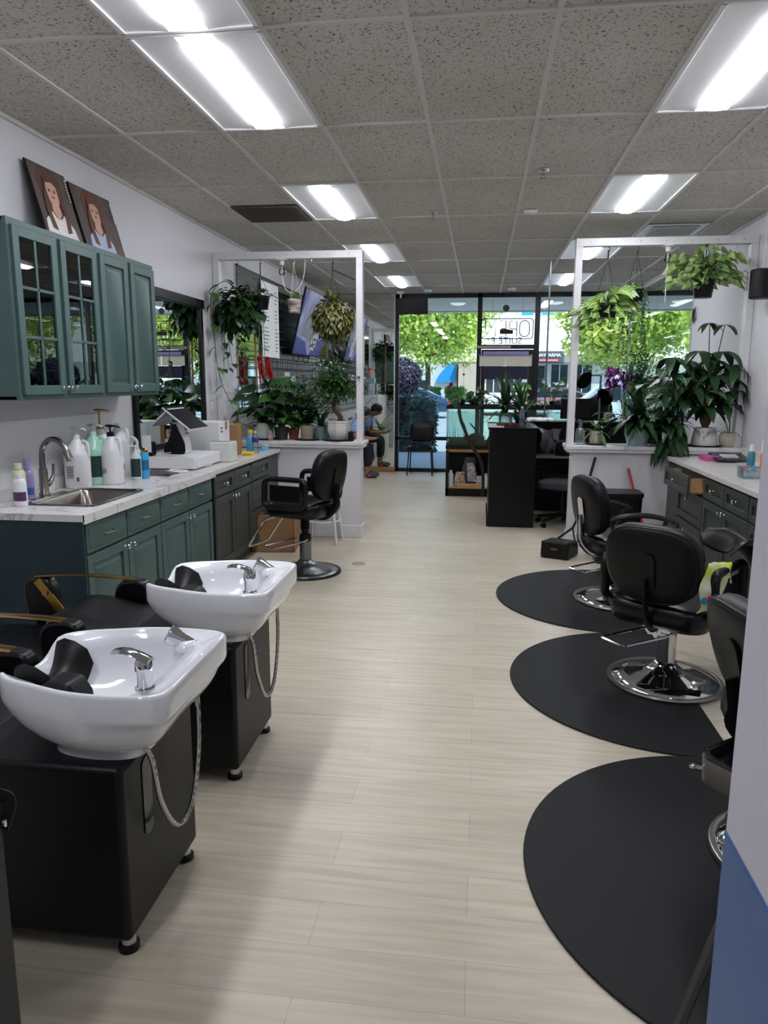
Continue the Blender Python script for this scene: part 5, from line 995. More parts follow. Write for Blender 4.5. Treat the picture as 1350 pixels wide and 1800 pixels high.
def sub(name,pts,edges,m,par=P): return skinmesh(name,pts,edges,m,par,0,2)
sub('shirt',[(0,0,.56,.13),(.05,0,.72,.125),(.13,0,.87,.12),(.20,0,.95,.065),(.15,.15,.90,.07),(.185,.20,.74,.062),(.15,-.15,.90,.07),(.185,-.20,.74,.062)],[(0,1),(1,2),(2,3),(2,4),(4,5),(2,6),(6,7)],M['tshirt'])
sub('trousers',[(0,0,.54,.14),(.07,.09,.53,.10),(.40,.12,.53,.078),(.385,.11,.17,.058),(.07,-.09,.53,.10),(.40,-.12,.53,.078),(.385,-.11,.17,.058)],[(0,1),(1,2),(2,3),(0,4),(4,5),(5,6)],M['pants'])
for s in (-1,1):
    so_ = sub('shoe',[(.35,s*.11,.05,.048),(.44,s*.115,.045,.045),(.56,s*.12,.035,.034)],[(0,1),(1,2)],M['shoe']); b = B(); bx(b,.40,s*.115-.05,.03,.46,s*.115+.05,.06); O('pink_flash',b,mat('hot pink','e0358f',.5),so_,bevel=.01)
b = B(); ball(b,(.315,0,1.085),.105,18,12,(1.05,.9,.9)); ball(b,(.22,0,1.03),.05,12,8); O('hair',b,M['hair'],P)
for s in (-1,1): b = B(); ball(b,(.405,s*.035,1.045),.010,8,6); O('eye',b,M['hair'],P)
for s in (-1,1): b = B(); ball(b,(.305,s*.088,1.02),.02,8,6,(1,.4,1.4)); O('ear',b,M['skin'],P)
b = B(); bx(b,-.035,-.07,-.004,.035,.07,.004,Mx.Translation((-1.655,12.0,.682))@Mx.Rotation(R(-25),4,'Y')); o = O('mobile_phone',b,M['blkp'],bevel=.003); tag(o,'dark mobile phone held in the hands of the seated person','phone')
# ------------------------------------------------------------ left display wall
t = T('slatwall_panel',(XL+.002,10.33,1.0),90,'mirrored slatwall with black grooves on the left wall beyond the half wall','slatwall'); L2 = 2.38
b = B(); bx(b,-L2,-.012,0,L2,0,1.83); O('mirror_face',b,mat('slatwall mirror','c9d3d3',.05,1),t,ang=0)
b = B()
for k in range(19): bx(b,-L2,-.016,.02+k*.1,L2,-.012,.034+k*.1)
bx(b,-L2,-.018,1.815,L2,-.01,1.835); O('grooves',b,M['blkm'],t,ang=0)
t = T('price_list',(XL+.05,9.1,1.87),88,'long white price list poster hung on the slatwall','poster'); b = B(); bx(b,-.30,-.004,0,.36,.004,.90); O('sheet',b,M['white'],t,ang=0); b = B(); g = random.Random(9)
for k in range(17):
    z = .80-k*.045
    if k in (4,9): continue
    bx(b,-.26,-.0065,z,-.26+g.uniform(.14,.26),-.004,z+.012); bx(b,.20,-.0065,z,.20+g.uniform(.06,.12),-.004,z+.012)
O('printed_lines',b,M['lgrey'],t,ang=0)
t = T('poster_board',(-2.60,10.83,1.95),90,'blue and violet advertising board tilted out from the slatwall','poster'); t.rotation_euler = (R(14),0,R(90)); b = B(); bx(b,-.83,-.012,0,.83,.012,.92); O('board',b,M['blkp'],t,ang=0)
b = B(); bx(b,-.81,-.0145,.02,.81,-.012,.90); O('print',b,mat('violet print','7c83bd',.2,noise=.5,nscale=3,c2='b9bfdc'),t,ang=0)
b = B(); prism(b,[(-.81,.02),(.0,.02),(-.25,.2),(-.81,.25)],-.017,-.0145,ax='y'); prism(b,[(.1,.02),(.8,.02),(.8,.3),(.35,.22)],-.017,-.0145,ax='y'); prism(b,[(-.81,.5),(-.6,.9),(-.81,.9)],-.017,-.0145,ax='y'); O('print_blue',b,mat('blue print shape','3a4fa8',.2),t,ang=0)
b = B(); prism(b,[(-.55,.28),(.05,.22),(.2,.62),(-.35,.7)],-.017,-.0145,ax='y'); O('print_grey',b,mat('grey print shape','8f959c',.25,noise=.3,nscale=6),t,ang=0); b = B(); prism(b,[(.1,.1),(.45,.1),(.3,.88),(.05,.88)],-.0185,-.017,ax='y'); O('print_white',b,mat('pale print shape','d5dae8',.25),t,ang=0)
b = B()
for s in (-.3,.3): tube(b,[(s,.012,.0),(s,.02,-.1),(s,.06,-.12)],.006,6)
O('hook',b,M['blkm'],t)
t = T('wire_grid',(XL+.06,10.4,1.25),90,'black wire grid panel hung low on the slatwall','wire grid'); b = B()
for k in range(19): tube(b,[(-2.2+k*.24,0,0),(-2.2+k*.24,0,.62)],.003,5)
for k in range(6): tube(b,[(-2.2,0,.0+k*.124),(2.12,0,.0+k*.124)],.004,5)
O('wires',b,M['blkm'],t,ang=0)
t = T('display_shelf',(-2.45,8.6,0),90,'glass and white display unit behind the left half wall','shelf unit'); b = B(); bx(b,-.75,-.2,0,.75,.2,1.25); O('cabinet',b,M['trimw'],t,bevel=.004); b = B(); bx(b,-.75,-.2,1.52,.75,.2,1.53); O('glass_shelf',b,M['cup'],t,ang=0); b = B()
for s in (-.7,.7): tube(b,[(s,-.17,1.25),(s,-.17,1.52)],.01,8); tube(b,[(s,.17,1.25),(s,.17,1.52)],.01,8)
O('shelf_support',b,M['chrome'],t)
def heel(x,y,rz,l):
    t = T('high_heel_ornament',(x,y,1.532),rz,l,'ornament'); b = B(); pts = smooth([(.12,0,.02),(.05,0,.03),(-.03,0,.14),(-.08,0,.29),(-.10,0,.33)],4); tube(b,pts,[.028,.038,.04,.04,.04,.038,.036,.034,.034,.034,.034,.036,.038,.04,.04,.04,.03],10,flat=(1,.5)); O('shoe',b,M['red'],t); b = B(); tube(b,[(-.10,0,.30),(-.085,0,.0)],[.018,.008],8); O('stiletto',b,M['red'],t)
    b = B(); tube(b,smooth([(.05,0,.055),(-.02,0,.16),(-.07,0,.30)],4),.028,8,flat=(1,.2)); O('insole',b,mat('tan insole','c79a6c',.5),t)
heel(-2.52,8.45,70,'large glossy red high heel ornament on the glass shelf, the nearer one'); heel(-2.50,8.68,70,'large glossy red high heel ornament on the glass shelf, the farther one')
t = T('tissue_box',(-2.42,9.1,1.532),0,'teal patterned tissue box on the glass shelf past the red heels','tissue box'); b = B(); bx(b,-.07,-.13,0,.07,.13,.11); O('carton',b,mat('teal floral carton','4f8f97',.5,noise=.6,nscale=30,c2='c8d8d6'),t,bevel=.003); b = B(); prism(b,[(-.02,-.05),(.02,.05),(.0,.0)],.108,.16); O('tissue',b,M['white'],t)
# ceiling to desk pole, cap stand, monitor, orchid table
b = B(); tube(b,[(.80,9.45,0),(.80,9.45,ZC-.021)],.011,10); o = O('tension_pole',b,M['sat']); tag(o,'thin grey vertical pole from floor to ceiling beside the aquarium','pole')
t = T('plant_table',(1.85,9.75,0),0,'black table with plants behind the reception desk','table'); b = B(); bx(b,-.52,-.24,1.05,.55,.26,1.08); O('top',b,M['blkp'],t,bevel=.004)
for sx_ in (-.49,.52):
    for sy_ in (-.2,.22): b = B(); bx(b,sx_-.02,sy_-.02,0,sx_+.02,sy_+.02,1.05); O('leg',b,M['blkp'],t)
t = T('cap_stand',(1.42,9.15,.766),0,'grey metal stand with bent arms holding black caps','stand'); b = B(); lathe(b,[(.1,0),(.1,.01),(.015,.02),(.012,.9)],n=16); tube(b,fillet([(0,0,.85),(0,0,.9),(-.2,0,.9)],.04),.011,8); tube(b,fillet([(0,0,.6),(0,0,.72),(.1,0,.76)],.03),.01,8); O('pole',b,M['sat'],t)
def capo(x,z,rz,l,m='blk2'):
    t = T('baseball_cap',(x,9.12,z),rz,l,'cap'); b = B(); lathe(b,[(.09,0),(.093,.03),(.08,.075),(.045,.105),(.008,.115)],n=20); O('crown',b,M[m],t); b = B(); prism(b,[(-.075,.05),(-.06,.13),(0,.16),(.06,.13),(.075,.05),(0,.085)],-.004,.004); O('brim',b,M[m],t,bevel=.002); t.rotation_euler = (R(55),0,R(rz)); return t
capo(1.22,1.58,200,'black cap hanging on the left arm of the grey stand'); capo(1.47,1.38,150,'dark navy cap hanging lower on the grey stand','navy')
t = T('computer_monitor',(1.15,9.05,1.121),10,'black flat monitor on the ledge of the reception desk behind the half wall','monitor'); b = B(); bx(b,-.2,-.02,.03,.16,.02,.27); O('screen',b,M['blkp'],t,bevel=.006); b = B(); lathe(b,[(.08,0),(.08,.008),(.015,.015),(.015,.1)],n=16); O('stand',b,M['blkp'],t)
t = T('white_cloth',(.72,9.08,1.121),0,'white cloth lying on the ledge beside the pedestal','cloth'); b = B(); rings(b,[[V((.17*math.cos(a)*(1+.2*math.sin(3*a))*s,.10*math.sin(a)*s,z+.008*math.sin(5*a))) for a in [2*PI*k/24 for k in range(24)]] for z,s in ((0.0,1),(.02,.95),(.035,.6))]); O('fold',b,M['white'],t)
# ------------------------------------------------------------ plants
def leaf(bm, p, d, L, W, droop=.3, up=None, n=4, tip=1.0, shape=0, fold=.15):
    """shape 0 lanceolate, 1 heart/ovate (wide near base), 2 strap"""
    uvl = bm.loops.layers.uv.verify(); p = V(p); d = V(d).normalized(); u0 = V((0,0,1)) if up is None else V(up)
    s = d.cross(u0)
    if s.length < .05: s = d.cross(V((1,0,0)))
    s.normalize(); rows = []; cur = p.copy(); dd = d.copy()
    for k in range(n+1):
        t = k/n
        wv = {0:math.sin(PI*min(1,t*.93+.04)**.85), 1:(math.sin(PI*min(1,(t*.88+.12))**.62)), 2:(min(1,t*5+.3)*(1-t**3)**.6)}[shape]
        wv = max(wv,.02)*W/2
        nrm = s.cross(dd).normalized()
        rows.append((bm.verts.new(cur-s*wv+nrm*wv*fold),bm.verts.new(cur),bm.verts.new(cur+s*wv+nrm*wv*fold)))
        dd = (dd+V((0,0,-droop*2/n))).normalized(); cur = cur+dd*(L/n)
    for k,(a,c) in enumerate(zip(rows,rows[1:])):
        for i in (0,1):
            f = bm.faces.new((a[i],a[i+1],c[i+1],c[i])); uv = ((i*.5,k/n),(i*.5+.5,k/n),(i*.5+.5,(k+1)/n),(i*.5,(k+1)/n))
            for lp,q in zip(f.loops,uv): lp[uvl].uv = q
def rdir(g, el0, el1, az0=0, az1=360):
    e = R(g.uniform(el0,el1)); a = R(g.uniform(az0,az1)); return V((math.cos(e)*math.cos(a),math.cos(e)*math.sin(a),math.sin(e)))
def bush(bm, c, rad, n, L, W, g, droop=.4, shape=1, inner=.5, bias=-.1, st=None):
    for _ in range(n):
        d = V((g.gauss(0,1),g.gauss(0,1),g.gauss(0,1))).normalized(); q = inner+(1-inner)*g.random(); p = V(c)+V((d.x*rad[0],d.y*rad[1],d.z*rad[2]))*q
        l = L*g.uniform(.65,1.2); leaf(bm,p,(d+V((g.gauss(0,.4),g.gauss(0,.4),bias))).normalized(),l,W*g.uniform(.7,1.15),droop,n=3,shape=shape)
        if st is not None and _%4==0: tube(st,[V(c)+V((0,0,-rad[2]*.5)),(V(c)+p)/2,p],.0025,4)
def stalks(bm, st, base, n, h0, h1, spread, L, W, g, shape=1, droop=.5, sr=.004, az=(0,360), split=0):
    for _ in range(n):
        d = rdir(g,90-spread,88,*az); hgt = g.uniform(h0,h1); b0 = V(base)+V((g.uniform(-.02,.02),g.uniform(-.02,.02),0)); mid = b0+d*hgt*.55+V((0,0,hgt*.08)); tip = b0+d*hgt
        tube(st,[b0,mid,tip],[sr,sr*.9,sr*.7],5); hd = V((d.x,d.y,0)); hd = hd.normalized() if hd.length>.05 else rdir(g,0,0)
        l = L*g.uniform(.75,1.15)
        if split:
            for q in range(-4,5): dr = (Mx.Rotation(R(q*17),3,'Z')@(hd+V((0,0,.1)))); leaf(bm,tip+hd*.02,dr,l*(1-.05*abs(q)),W*.24,droop,n=3,shape=0)
            leaf(bm,tip-hd*.03,(hd+V((0,0,.1))),l*.8,W*.8,droop,n=4,shape=1)
        else: leaf(bm,tip-hd*l*.12,(hd*.9+V((0,0,.25))),l,W*g.uniform(.85,1.1),droop,up=(g.gauss(0,.35),-.55,.8),n=5,shape=shape)
def rosette(bm, base, n, L, W, g, e0=20, e1=80, droop=.7, shape=2, az=(0,360), nn=6):
    for _ in range(n): leaf(bm,V(base)+V((g.uniform(-.02,.02),g.uniform(-.02,.02),0)),rdir(g,e0,e1,*az),L*g.uniform(.6,1.1),W*g.uniform(.8,1.1),droop,n=nn,shape=shape)
def pinnate(bm, st, p, d, L, nl, ll, lw, g, droop=.4):
    cur = V(p); dd = V(d).normalized(); pts = [cur.copy()]
    for k in range(nl):
        dd = (dd+V((0,0,-droop/nl))).normalized(); cur = cur+dd*L/nl; pts.append(cur.copy()); s = dd.cross(V((0,0,1))).normalized()
        for q in (-1,1): leaf(bm,cur,(s*q+dd*.5+V((0,0,.15))),ll*g.uniform(.8,1.1)*(1-.3*k/nl),lw,.3,n=2,shape=0)
    tube(st,pts,.0025,4)
def pot(t, r, h, m, prof=None, saucer=0, soil=1, n=32, sm='blkp'):
    z0 = .012 if saucer else 0; p = prof or [(r*.78,0),(r*.8,.004),(r,h-.015),(r*1.04,h-.012),(r*1.04,h)]
    b = B(); lathe(b,[(a,z+z0) for a,z in p]+[(p[-1][0]*.9,h+z0),(p[-1][0]*.88,h-.02+z0)],n=n,cap1=True); O('pot',b,M[m] if isinstance(m,str) else m,t,ang=40)
    if saucer: b = B(); lathe(b,[(saucer*.9,0),(saucer,.004),(saucer,.014),(saucer*.96,.014),(saucer*.93,.008)],n=32); O('saucer',b,M[sm],t)
    if soil: b = B(); lathe(b,[(p[-1][0]*.88,h-.018+z0),(p[-1][0]*.5,h-.012+z0)],n=20); O('soil',b,M['soil'],t)
    return h+z0-.015
def clampx(bm,x0):
    for v in bm.verts: v.co.x = max(XL+.03-x0,min(XR-.03-x0,v.co.x))
def plant(loc, label, build, leafm, stemm='stem', potf=None, cat='potted plant', name='potted_plant'):
    t = T(name,loc,0,label,cat); z = potf(t) if potf else 0; b, s = B(), B(); build(b,s,z)
    clampx(b,loc[0]); clampx(s,loc[0])
    if len(b.verts): O('foliage',b,M[leafm],t,ang=80)
    else: b.free()
    if len(s.verts): O('stems',s,M[stemm],t,ang=60)
    else: s.free()
    return t
G = random.Random
CZ = .991; LY = 7.38
# --- left shelf
def f(b,s,z): g = G(1); stalks(b,s,(0,0,z),34,.12,.40,58,.22,.16,g,1,.5); rosette(b,(0,0,z),22,.34,.06,g,10,75,.7,0)
plant((-2.22,LY,CZ),'broad dark leaved plant in the white cylinder pot on the left half wall',f,'leafD',potf=lambda t: pot(t,.10,.16,'potw',[(.095,0),(.1,.005),(.1,.16)],saucer=.13))
def f(b,s,z): g = G(2); stalks(b,s,(0,0,z),7,.34,.58,30,.21,.26,g,1,.5,.005,split=1); stalks(b,s,(0,0,z),22,.10,.40,60,.18,.14,g,1,.5)
plant((-2.03,LY-.02,CZ),'monstera with split leaves in the dark green pot on the left half wall',f,'leafM',potf=lambda t: pot(t,.075,.13,'potd'))
def f(b,s,z): g = G(3); stalks(b,s,(0,0,z),26,.05,.34,60,.13,.10,g,1,.5)
plant((-1.93,LY+.10,CZ),'light green leafy plant in the small terracotta pot on the left half wall',f,'leafL',potf=lambda t: pot(t,.06,.11,'terra'))
def f(b,s,z):
    g = G(4)
    for k in range(24): pinnate(b,s,(0,0,z),rdir(g,45,86),g.uniform(.25,.60),10,.10,.055,g,.35)
plant((-1.76,LY-.01,CZ),'zamioculcas plant in the beige ribbed pot, middle of the left half wall',f,'leafM',potf=lambda t: pot(t,.072,.14,'potb',[(.06,0),(.062,.02),(.068,.03),(.072,.13),(.078,.14)],saucer=.13))
def f(b,s,z): g = G(5); rosette(b,(0,0,z),34,.26,.034,g,30,85,.5,2)
plant((-1.62,LY+.03,CZ),'small strappy plant in the blue grey pot on the left half wall',f,'leafM',potf=lambda t: pot(t,.062,.14,'potg',[(.058,0),(.06,.005),(.062,.14)]))
def f(b,s,z):
    g = G(6); tube(s,smooth([(0,0,z-.02),(.02,0,z+.05),(-.05,0,z+.14),(-.03,.01,z+.22),(-.07,0,z+.33)],4),[.035,.032,.03,.026,.026,.024,.024,.022,.022,.02,.018,.018,.016,.015,.014,.013,.012],8)
    for k in range(9): a = k*.8; tube(s,[(-.05,0,z+.2+.012*k),(-.05+.12*math.cos(a),.08*math.sin(a),z+.30+.02*k),(-.04+.2*math.cos(a),.13*math.sin(a),z+.36+.02*k)],[.008,.006,.003],5)
    bush(b,(-.04,0,z+.42),(.29,.18,.22),1100,.055,.034,g,.3,0,.15)
plant((-1.43,LY-.02,CZ),'bonsai tree with a twisted trunk in the large white pot on the left half wall',f,'leafM','bark',potf=lambda t: pot(t,.125,.19,'potw',[(.09,0),(.1,.01),(.128,.10),(.13,.17),(.138,.175),(.138,.19)],saucer=.165,n=8))
def f(b,s,z):
    g = G(7)
    for k in range(9): pinnate(b,s,(0,0,z),rdir(g,55,85,0,360),g.uniform(.45,.72),12,.12,.02,g,.8)
plant((-1.80,LY+.55,.0),'tall airy palm with fine fronds behind the left half wall',lambda b,s,z: [pinnate(b,s,(0,0,z),rdir(G(70+k),60,86),1.1+.04*k,16,.17,.022,G(k),.8) for k in range(11)],'leafM',potf=lambda t: pot(t,.16,.3,'terra'))
def f(b,s,z): g = G(8); rosette(b,(0,0,z),26,.55,.045,g,35,85,.8,2)
plant((-2.05,10.3,.0),'striped strap leaved plant on the floor by the left wall',f,'leafS',potf=lambda t: pot(t,.17,.55,'potw'))
b = B(); tube(b,[(-2.31,7.48,.991),(-2.33,7.5,2.40)],.012,8); o = O('bamboo_pole',b,M['wood']); tag(o,'thin brown bamboo pole standing behind the hanging vine','pole')
for (x,z,l) in ((-2.12,.991,'small red white printed can on the left half wall between the pots'),(-1.29,.991,'black bottle at the post end of the left half wall')):
    b = B(); lathe(b,[(.025,0),(.026,.09),(.018,.1)],n=16); o = O('small_can',b,M['blkp'] if x>-1.5 else mat('printed can','c0495a',.4,noise=.7,nscale=30,c2='d9dbd6')); o.location = (x,7.27,z); tag(o,l,'can')
# vine climbing up from the terracotta pot at the mirror
def vine(b,s,pts,L,W,g,k=3,shape=1,sr=.003,side=.6):
    pp = smooth(pts,6); tube(s,pp,sr,5)
    for i,p in enumerate(pp[::k]):
        q = (-1)**i; d = V((q*side*g.uniform(.5,1.2),-.5*g.random(),-.35+.2*g.random())); leaf(b,p,d,L*g.uniform(.7,1.15),W*g.uniform(.8,1.1),.5,n=4,shape=shape)
def f(b,s,z):
    g = G(9); vine(b,s,[(0,0,z),(.03,-.02,.24),(.07,0,.38),(-.04,.0,.55),(-.11,-.02,.8),(-.14,0,1.1),(-.16,-.02,1.4),(-.11,-.03,1.55),(.0,-.02,1.62),(.12,-.02,1.52),(.16,0,1.38)],.15,.11,g,4,1,.004,.8)
plant((-2.47,7.08,WZ),'pothos vine climbing the left wall from a terracotta pot behind the cardboard box',f,'leafM',potf=lambda t: pot(t,.085,.22,'terra'),name='climbing_pothos')
# --- hanging plants
def hanger(t, ztop, zrim, r, n=3, m='blkm', hook=1, knot=.22, rr=.0022):
    b = B(); zk = zrim+(ztop-zrim)*.55 if knot is None else zrim+knot
    for k in range(n): a = 2*PI*k/n+.4; tube(b,[(r*math.cos(a),r*math.sin(a),zrim),(0,0,zk)],rr,5)
    tube(b,[(0,0,zk),(0,0,ztop-.03)],rr*2.6,6); tube(b,smooth([(0,0,ztop-.05),(.012,0,ztop-.03),(.008,0,ztop-.01),(0,0,ztop)],3),.003,6); O('hanger',b,M[m],t)
def hang(loc, zpot, zbeam, label, r, h, build, leafm, potm='blkp', knot=.2, m='blkm', prof=None, stemm='stem'):
    t = T('hanging_plant',(loc[0],loc[1],zpot),0,label,'hanging plant'); pot(t,r,h,potm,prof); hanger(t,zbeam-zpot,h,r,knot=knot,m=m); b,s = B(),B(); build(b,s,h); clampx(b,loc[0]); clampx(s,loc[0])
    O('foliage',b,M[leafm],t,ang=80)
    if len(s.verts): O('stems',s,M[stemm],t,ang=60)
    return t
BL, BR = 2.765, 2.815
def f(b,s,z):
    g = G(11); bush(b,(0,0,z-.02),(.25,.19,.25),420,.11,.085,g,.6,1,.3,-.4)
    for k in range(13):
        a = g.uniform(0,6.28); r = g.uniform(.08,.3); x,y = r*math.cos(a),r*.6*math.sin(a); ln = g.uniform(.2,.5); vine(b,s,[(x*.4,y*.4,z),(x,y,z-.1),(x*1.1,y,z-.15-ln*.5),(x*1.1+g.uniform(-.05,.05),y,z-.2-ln)],.075,.055,g,3)
hang((-2.44,7.32),2.18,BL,'large dark pothos in a hanging pot nearest the left wall',.11,.13,f,'leafD')
def f(b,s,z): g = G(12); bush(b,(0,0,z+.01),(.10,.09,.06),50,.05,.04,g,.3,1,.3); [vine(b,s,[(0,0,z),(.1,0,z+.02),(.18,-.01,z-.03),(.25+.03*q,-.02*q,z-.07)],.04,.03,g,3) for q in range(2)]
hang((-2.20,7.32),2.29,BL,'small plant in a black hanging pot beside the big dark pothos',.085,.13,f,'leafM')
def f(b,s,z): g = G(13); rosette(b,(0,0,z-.02),22,.12,.02,g,35,85,.5,0)
hang((-1.86,7.32),2.255,BL,'little plant in a striped woven basket on a rope hanger',.07,.13,f,'leafL',potm=mat('striped woven basket','5b3a42',.8,noise=.8,nscale=22,c2='e0dcd4',stretch=(.4,.4,3)),m='cream',knot=.32)
def f(b,s,z):
    g = G(14); bush(b,(0,0,z-.07),(.215,.18,.19),1700,.06,.032,g,.7,0,.4,-.7); bush(b,(-.02,-.02,z+.07),(.10,.10,.08),90,.08,.045,g,.3,0,.3,.4)
    for k in range(9): x = g.uniform(-.2,.2); vine(b,s,[(x,-.05,z-.1),(x*1.1,-.08,z-.22),(x*1.1,-.08,z-.34-.05*g.random())],.06,.03,g,2,0)
hang((-1.47,7.32),2.15,BL,'dense mottled olive hoya in a hanging pot near the left frame post',.10,.12,f,'leafY',knot=.36)
def f(b,s,z):
    g = G(15)
    for k in range(95):
        a = g.uniform(0,6.28); e = .27*g.random()**.6; tip = V((e*math.cos(a),.6*e*math.sin(a),z+g.uniform(-.16,.12)*(.4+e/.32*.6)+.07*(1-e/.3)+(.07*math.cos(a) if e>.1 else 0))); tube(s,[(0,0,z-.02),tip*.5+V((0,0,z*.5+.05)),tip],.003,4); d = V((math.cos(a),.6*math.sin(a),.1)); leaf(b,tip-d*.03,d,.155*g.uniform(.8,1.15),.10,.5,up=(g.gauss(0,.4),-1,.35),n=5,shape=1)
hang((1.13,7.25),2.18,BR,'prayer plant with striped leaves in the leftmost hanging pot of the right frame',.12,.11,f,'leafP',knot=.42)
def f(b,s,z):
    g = G(16); bush(b,(0,0,z),(.12,.11,.06),160,.028,.02,g,.4,1,.4)
    for k in range(24):
        a = g.uniform(0,6.28); x,y = .1*math.cos(a),.1*math.sin(a); ln = g.uniform(.1,.75) if k%2 else g.uniform(.3,.85); pp = smooth([(x*.7,y*.7,z+.01),(x*1.1,y*1.1,z-.03)]+[(x*1.15+g.uniform(-.035,.035),y*1.2,z-.03-ln*q/4) for q in (1,2,3,4)],5); tube(s,pp,.0011,4)
        for i,p in enumerate(pp[6:]):
            for q in range(2): leaf(b,p,V((g.gauss(0,1),g.gauss(0,1),-.3)),.022,.016,.2,n=2,shape=1)
hang((1.39,7.25),2.33,BR,'string of leaves plant trailing long strands from a black pot',.085,.10,f,'leafM',knot=.34)
def f(b,s,z):
    g = G(17)
    for k in range(230):
        a = g.uniform(0,6.28); e = .31*g.random()**.6; hgt = g.uniform(-.07,.33)*(1-.4*(e/.31)); tip = V((e*math.cos(a),.7*e*math.sin(a),z+hgt)); tube(s,[(0,0,z-.02),V((tip.x*.45,tip.y*.45,z+hgt*.8+.03)),tip],.0022,4); d = V((math.cos(a),math.sin(a),-.15)); leaf(b,tip-d*.01,d,.09*g.uniform(.7,1.2),.065,.4,up=(g.gauss(0,.6),-1,.5),n=4,shape=1)
    for q in range(4): vine(b,s,[(.1,0,z),(.2,-.02,z+.05*q),(.3,0,z+.02*q),(.36,0,z-.10+.06*q)],.08,.05,g,4)
hang((1.99,7.25),2.35,BR,'bushy pale green syngonium in a black pot at the right of the right frame',.095,.16,f,'leafPale',knot=.36)
# bare bulbs on the frames
def bulb(x,y,z,l,cord=0):
    t = T('light_bulb',(x,y,z),0,l,'light bulb'); b = B(); lathe(b,[(.055,0),(.055,-.008),(.025,-.012),(.022,-.05),(.018,-.055)],n=22); O('socket',b,M['white'],t)
    b = B(); lathe(b,[(.013,-.055),(.016,-.07),(.03,-.10),(.033,-.12),(.026,-.14),(.01,-.152)],n=20); O('glass_bulb',b,M['bulb'],t); b = B(); lathe(b,[(.004,-.06),(.008,-.10),(.004,-.13)],n=8); O('filament',b,M['cream'],t)
    if cord: b = B(); tube(b,smooth(cord,6),.004,6); O('cord',b,M['white'],t)
bulb(-1.98,7.32,BL,'clear bulb with a looping white cord under the left plant frame',[(.0,0.02,-.03),(-.0,.0,-.16),(.04,0,-.29),(.12,-.0,-.31),(.2,0,-.22),(.23,0,-.1),(.24,-.02,.0)])
bulb(1.66,7.25,BR,'clear bulb with a hanging pull cord under the right plant frame',[(.0,.02,-.03),(.0,.0,-.16),(.0,0,-.4),(.0,0,-.5)])
for (x,y,z,l) in ((-1.68,7.32,BL,'small screw hook with a thin chain under the left frame beam'),(2.25,7.25,BR,'empty screw hook under the right frame beam near the wall')):
    b = B(); tube(b,[(0,0,0),(0,0,-.02),(.012,0,-.035),(0,0,-.05),(-.012,0,-.038)],.002,6); o = O('screw_hook',b,M['chrome']); o.location = (x,y,z); tag(o,l,'hook')
b = B(); tube(b,[(-1.47,7.32,2.66),(-1.25,7.32,2.56)],.005,6)
o = O('hooked_wand',b,M['blkm']); tag(o,'thin wand hooked under the left frame beam beside the post','rod')
# --- right shelf
RY = 7.30
t = T('glass_bottle',(.965,RY,CZ),0,'clear square glass bottle at the post end of the right half wall','bottle'); b = B(); rings(b,[[V((x*s,y*s,z)) for x,y in rrect(.085,.085,.015,4)] for z,s in ((0,.96),(.005,1),(.12,1),(.15,.7),(.165,.35),(.20,.35))]); O('body',b,M['cup'],t); b = B(); lathe(b,[(.02,.2),(.02,.22)],n=14); O('cap',b,M['sat'],t)
def f(b,s,z): g = G(21); rosette(b,(0,0,z),20,.24,.028,g,10,80,.9,2)
plant((1.115,RY,CZ),'small spider plant in the beige scalloped pot on the right half wall',f,'leafS',potf=lambda t: pot(t,.06,.12,'potb',[(.055,0),(.064,.03),(.058,.06),(.064,.09),(.06,.12)],saucer=.10))
def f(b,s,z): g = G(22); rosette(b,(0,0,z),80,.43,.09,g,32,86,.95,0,nn=6); [tube(s,smooth([(0,0,z),(-.12,-.05,z+.1),(-.25,-.08,z+.12),(-.36,-.1,z+.07)],4),.005,5)]
plant((1.50,RY,CZ),'large dark peace lily drooping over the pale blue pot on the right half wall',f,'leafD',potf=lambda t: pot(t,.115,.19,mat('pale blue glaze','9db8bb',.3),[(.085,0),(.09,.01),(.11,.08),(.118,.17),(.122,.19)],saucer=.0))
def f(b,s,z): g = G(23); rosette(b,(0,0,z+.08),44,.32,.085,g,-10,80,.9,0,nn=6); rosette(b,(0,-.03,z),24,.34,.08,g,-40,10,1.1,0,(180,360))
plant((1.78,RY-.09,CZ),'dark green dracaena spilling over the front edge of the right half wall',f,'leafD',potf=lambda t: pot(t,.07,.12,'blkp'))
def f(b,s,z): g = G(24); stalks(b,s,(0,0,z),48,.20,.66,48,.24,.16,g,1,.55)
plant((1.86,RY+.14,CZ),'silver veined broad leaf plant behind the dracaena on the right half wall',f,'leafV',potf=lambda t: pot(t,.085,.14,'potd'))
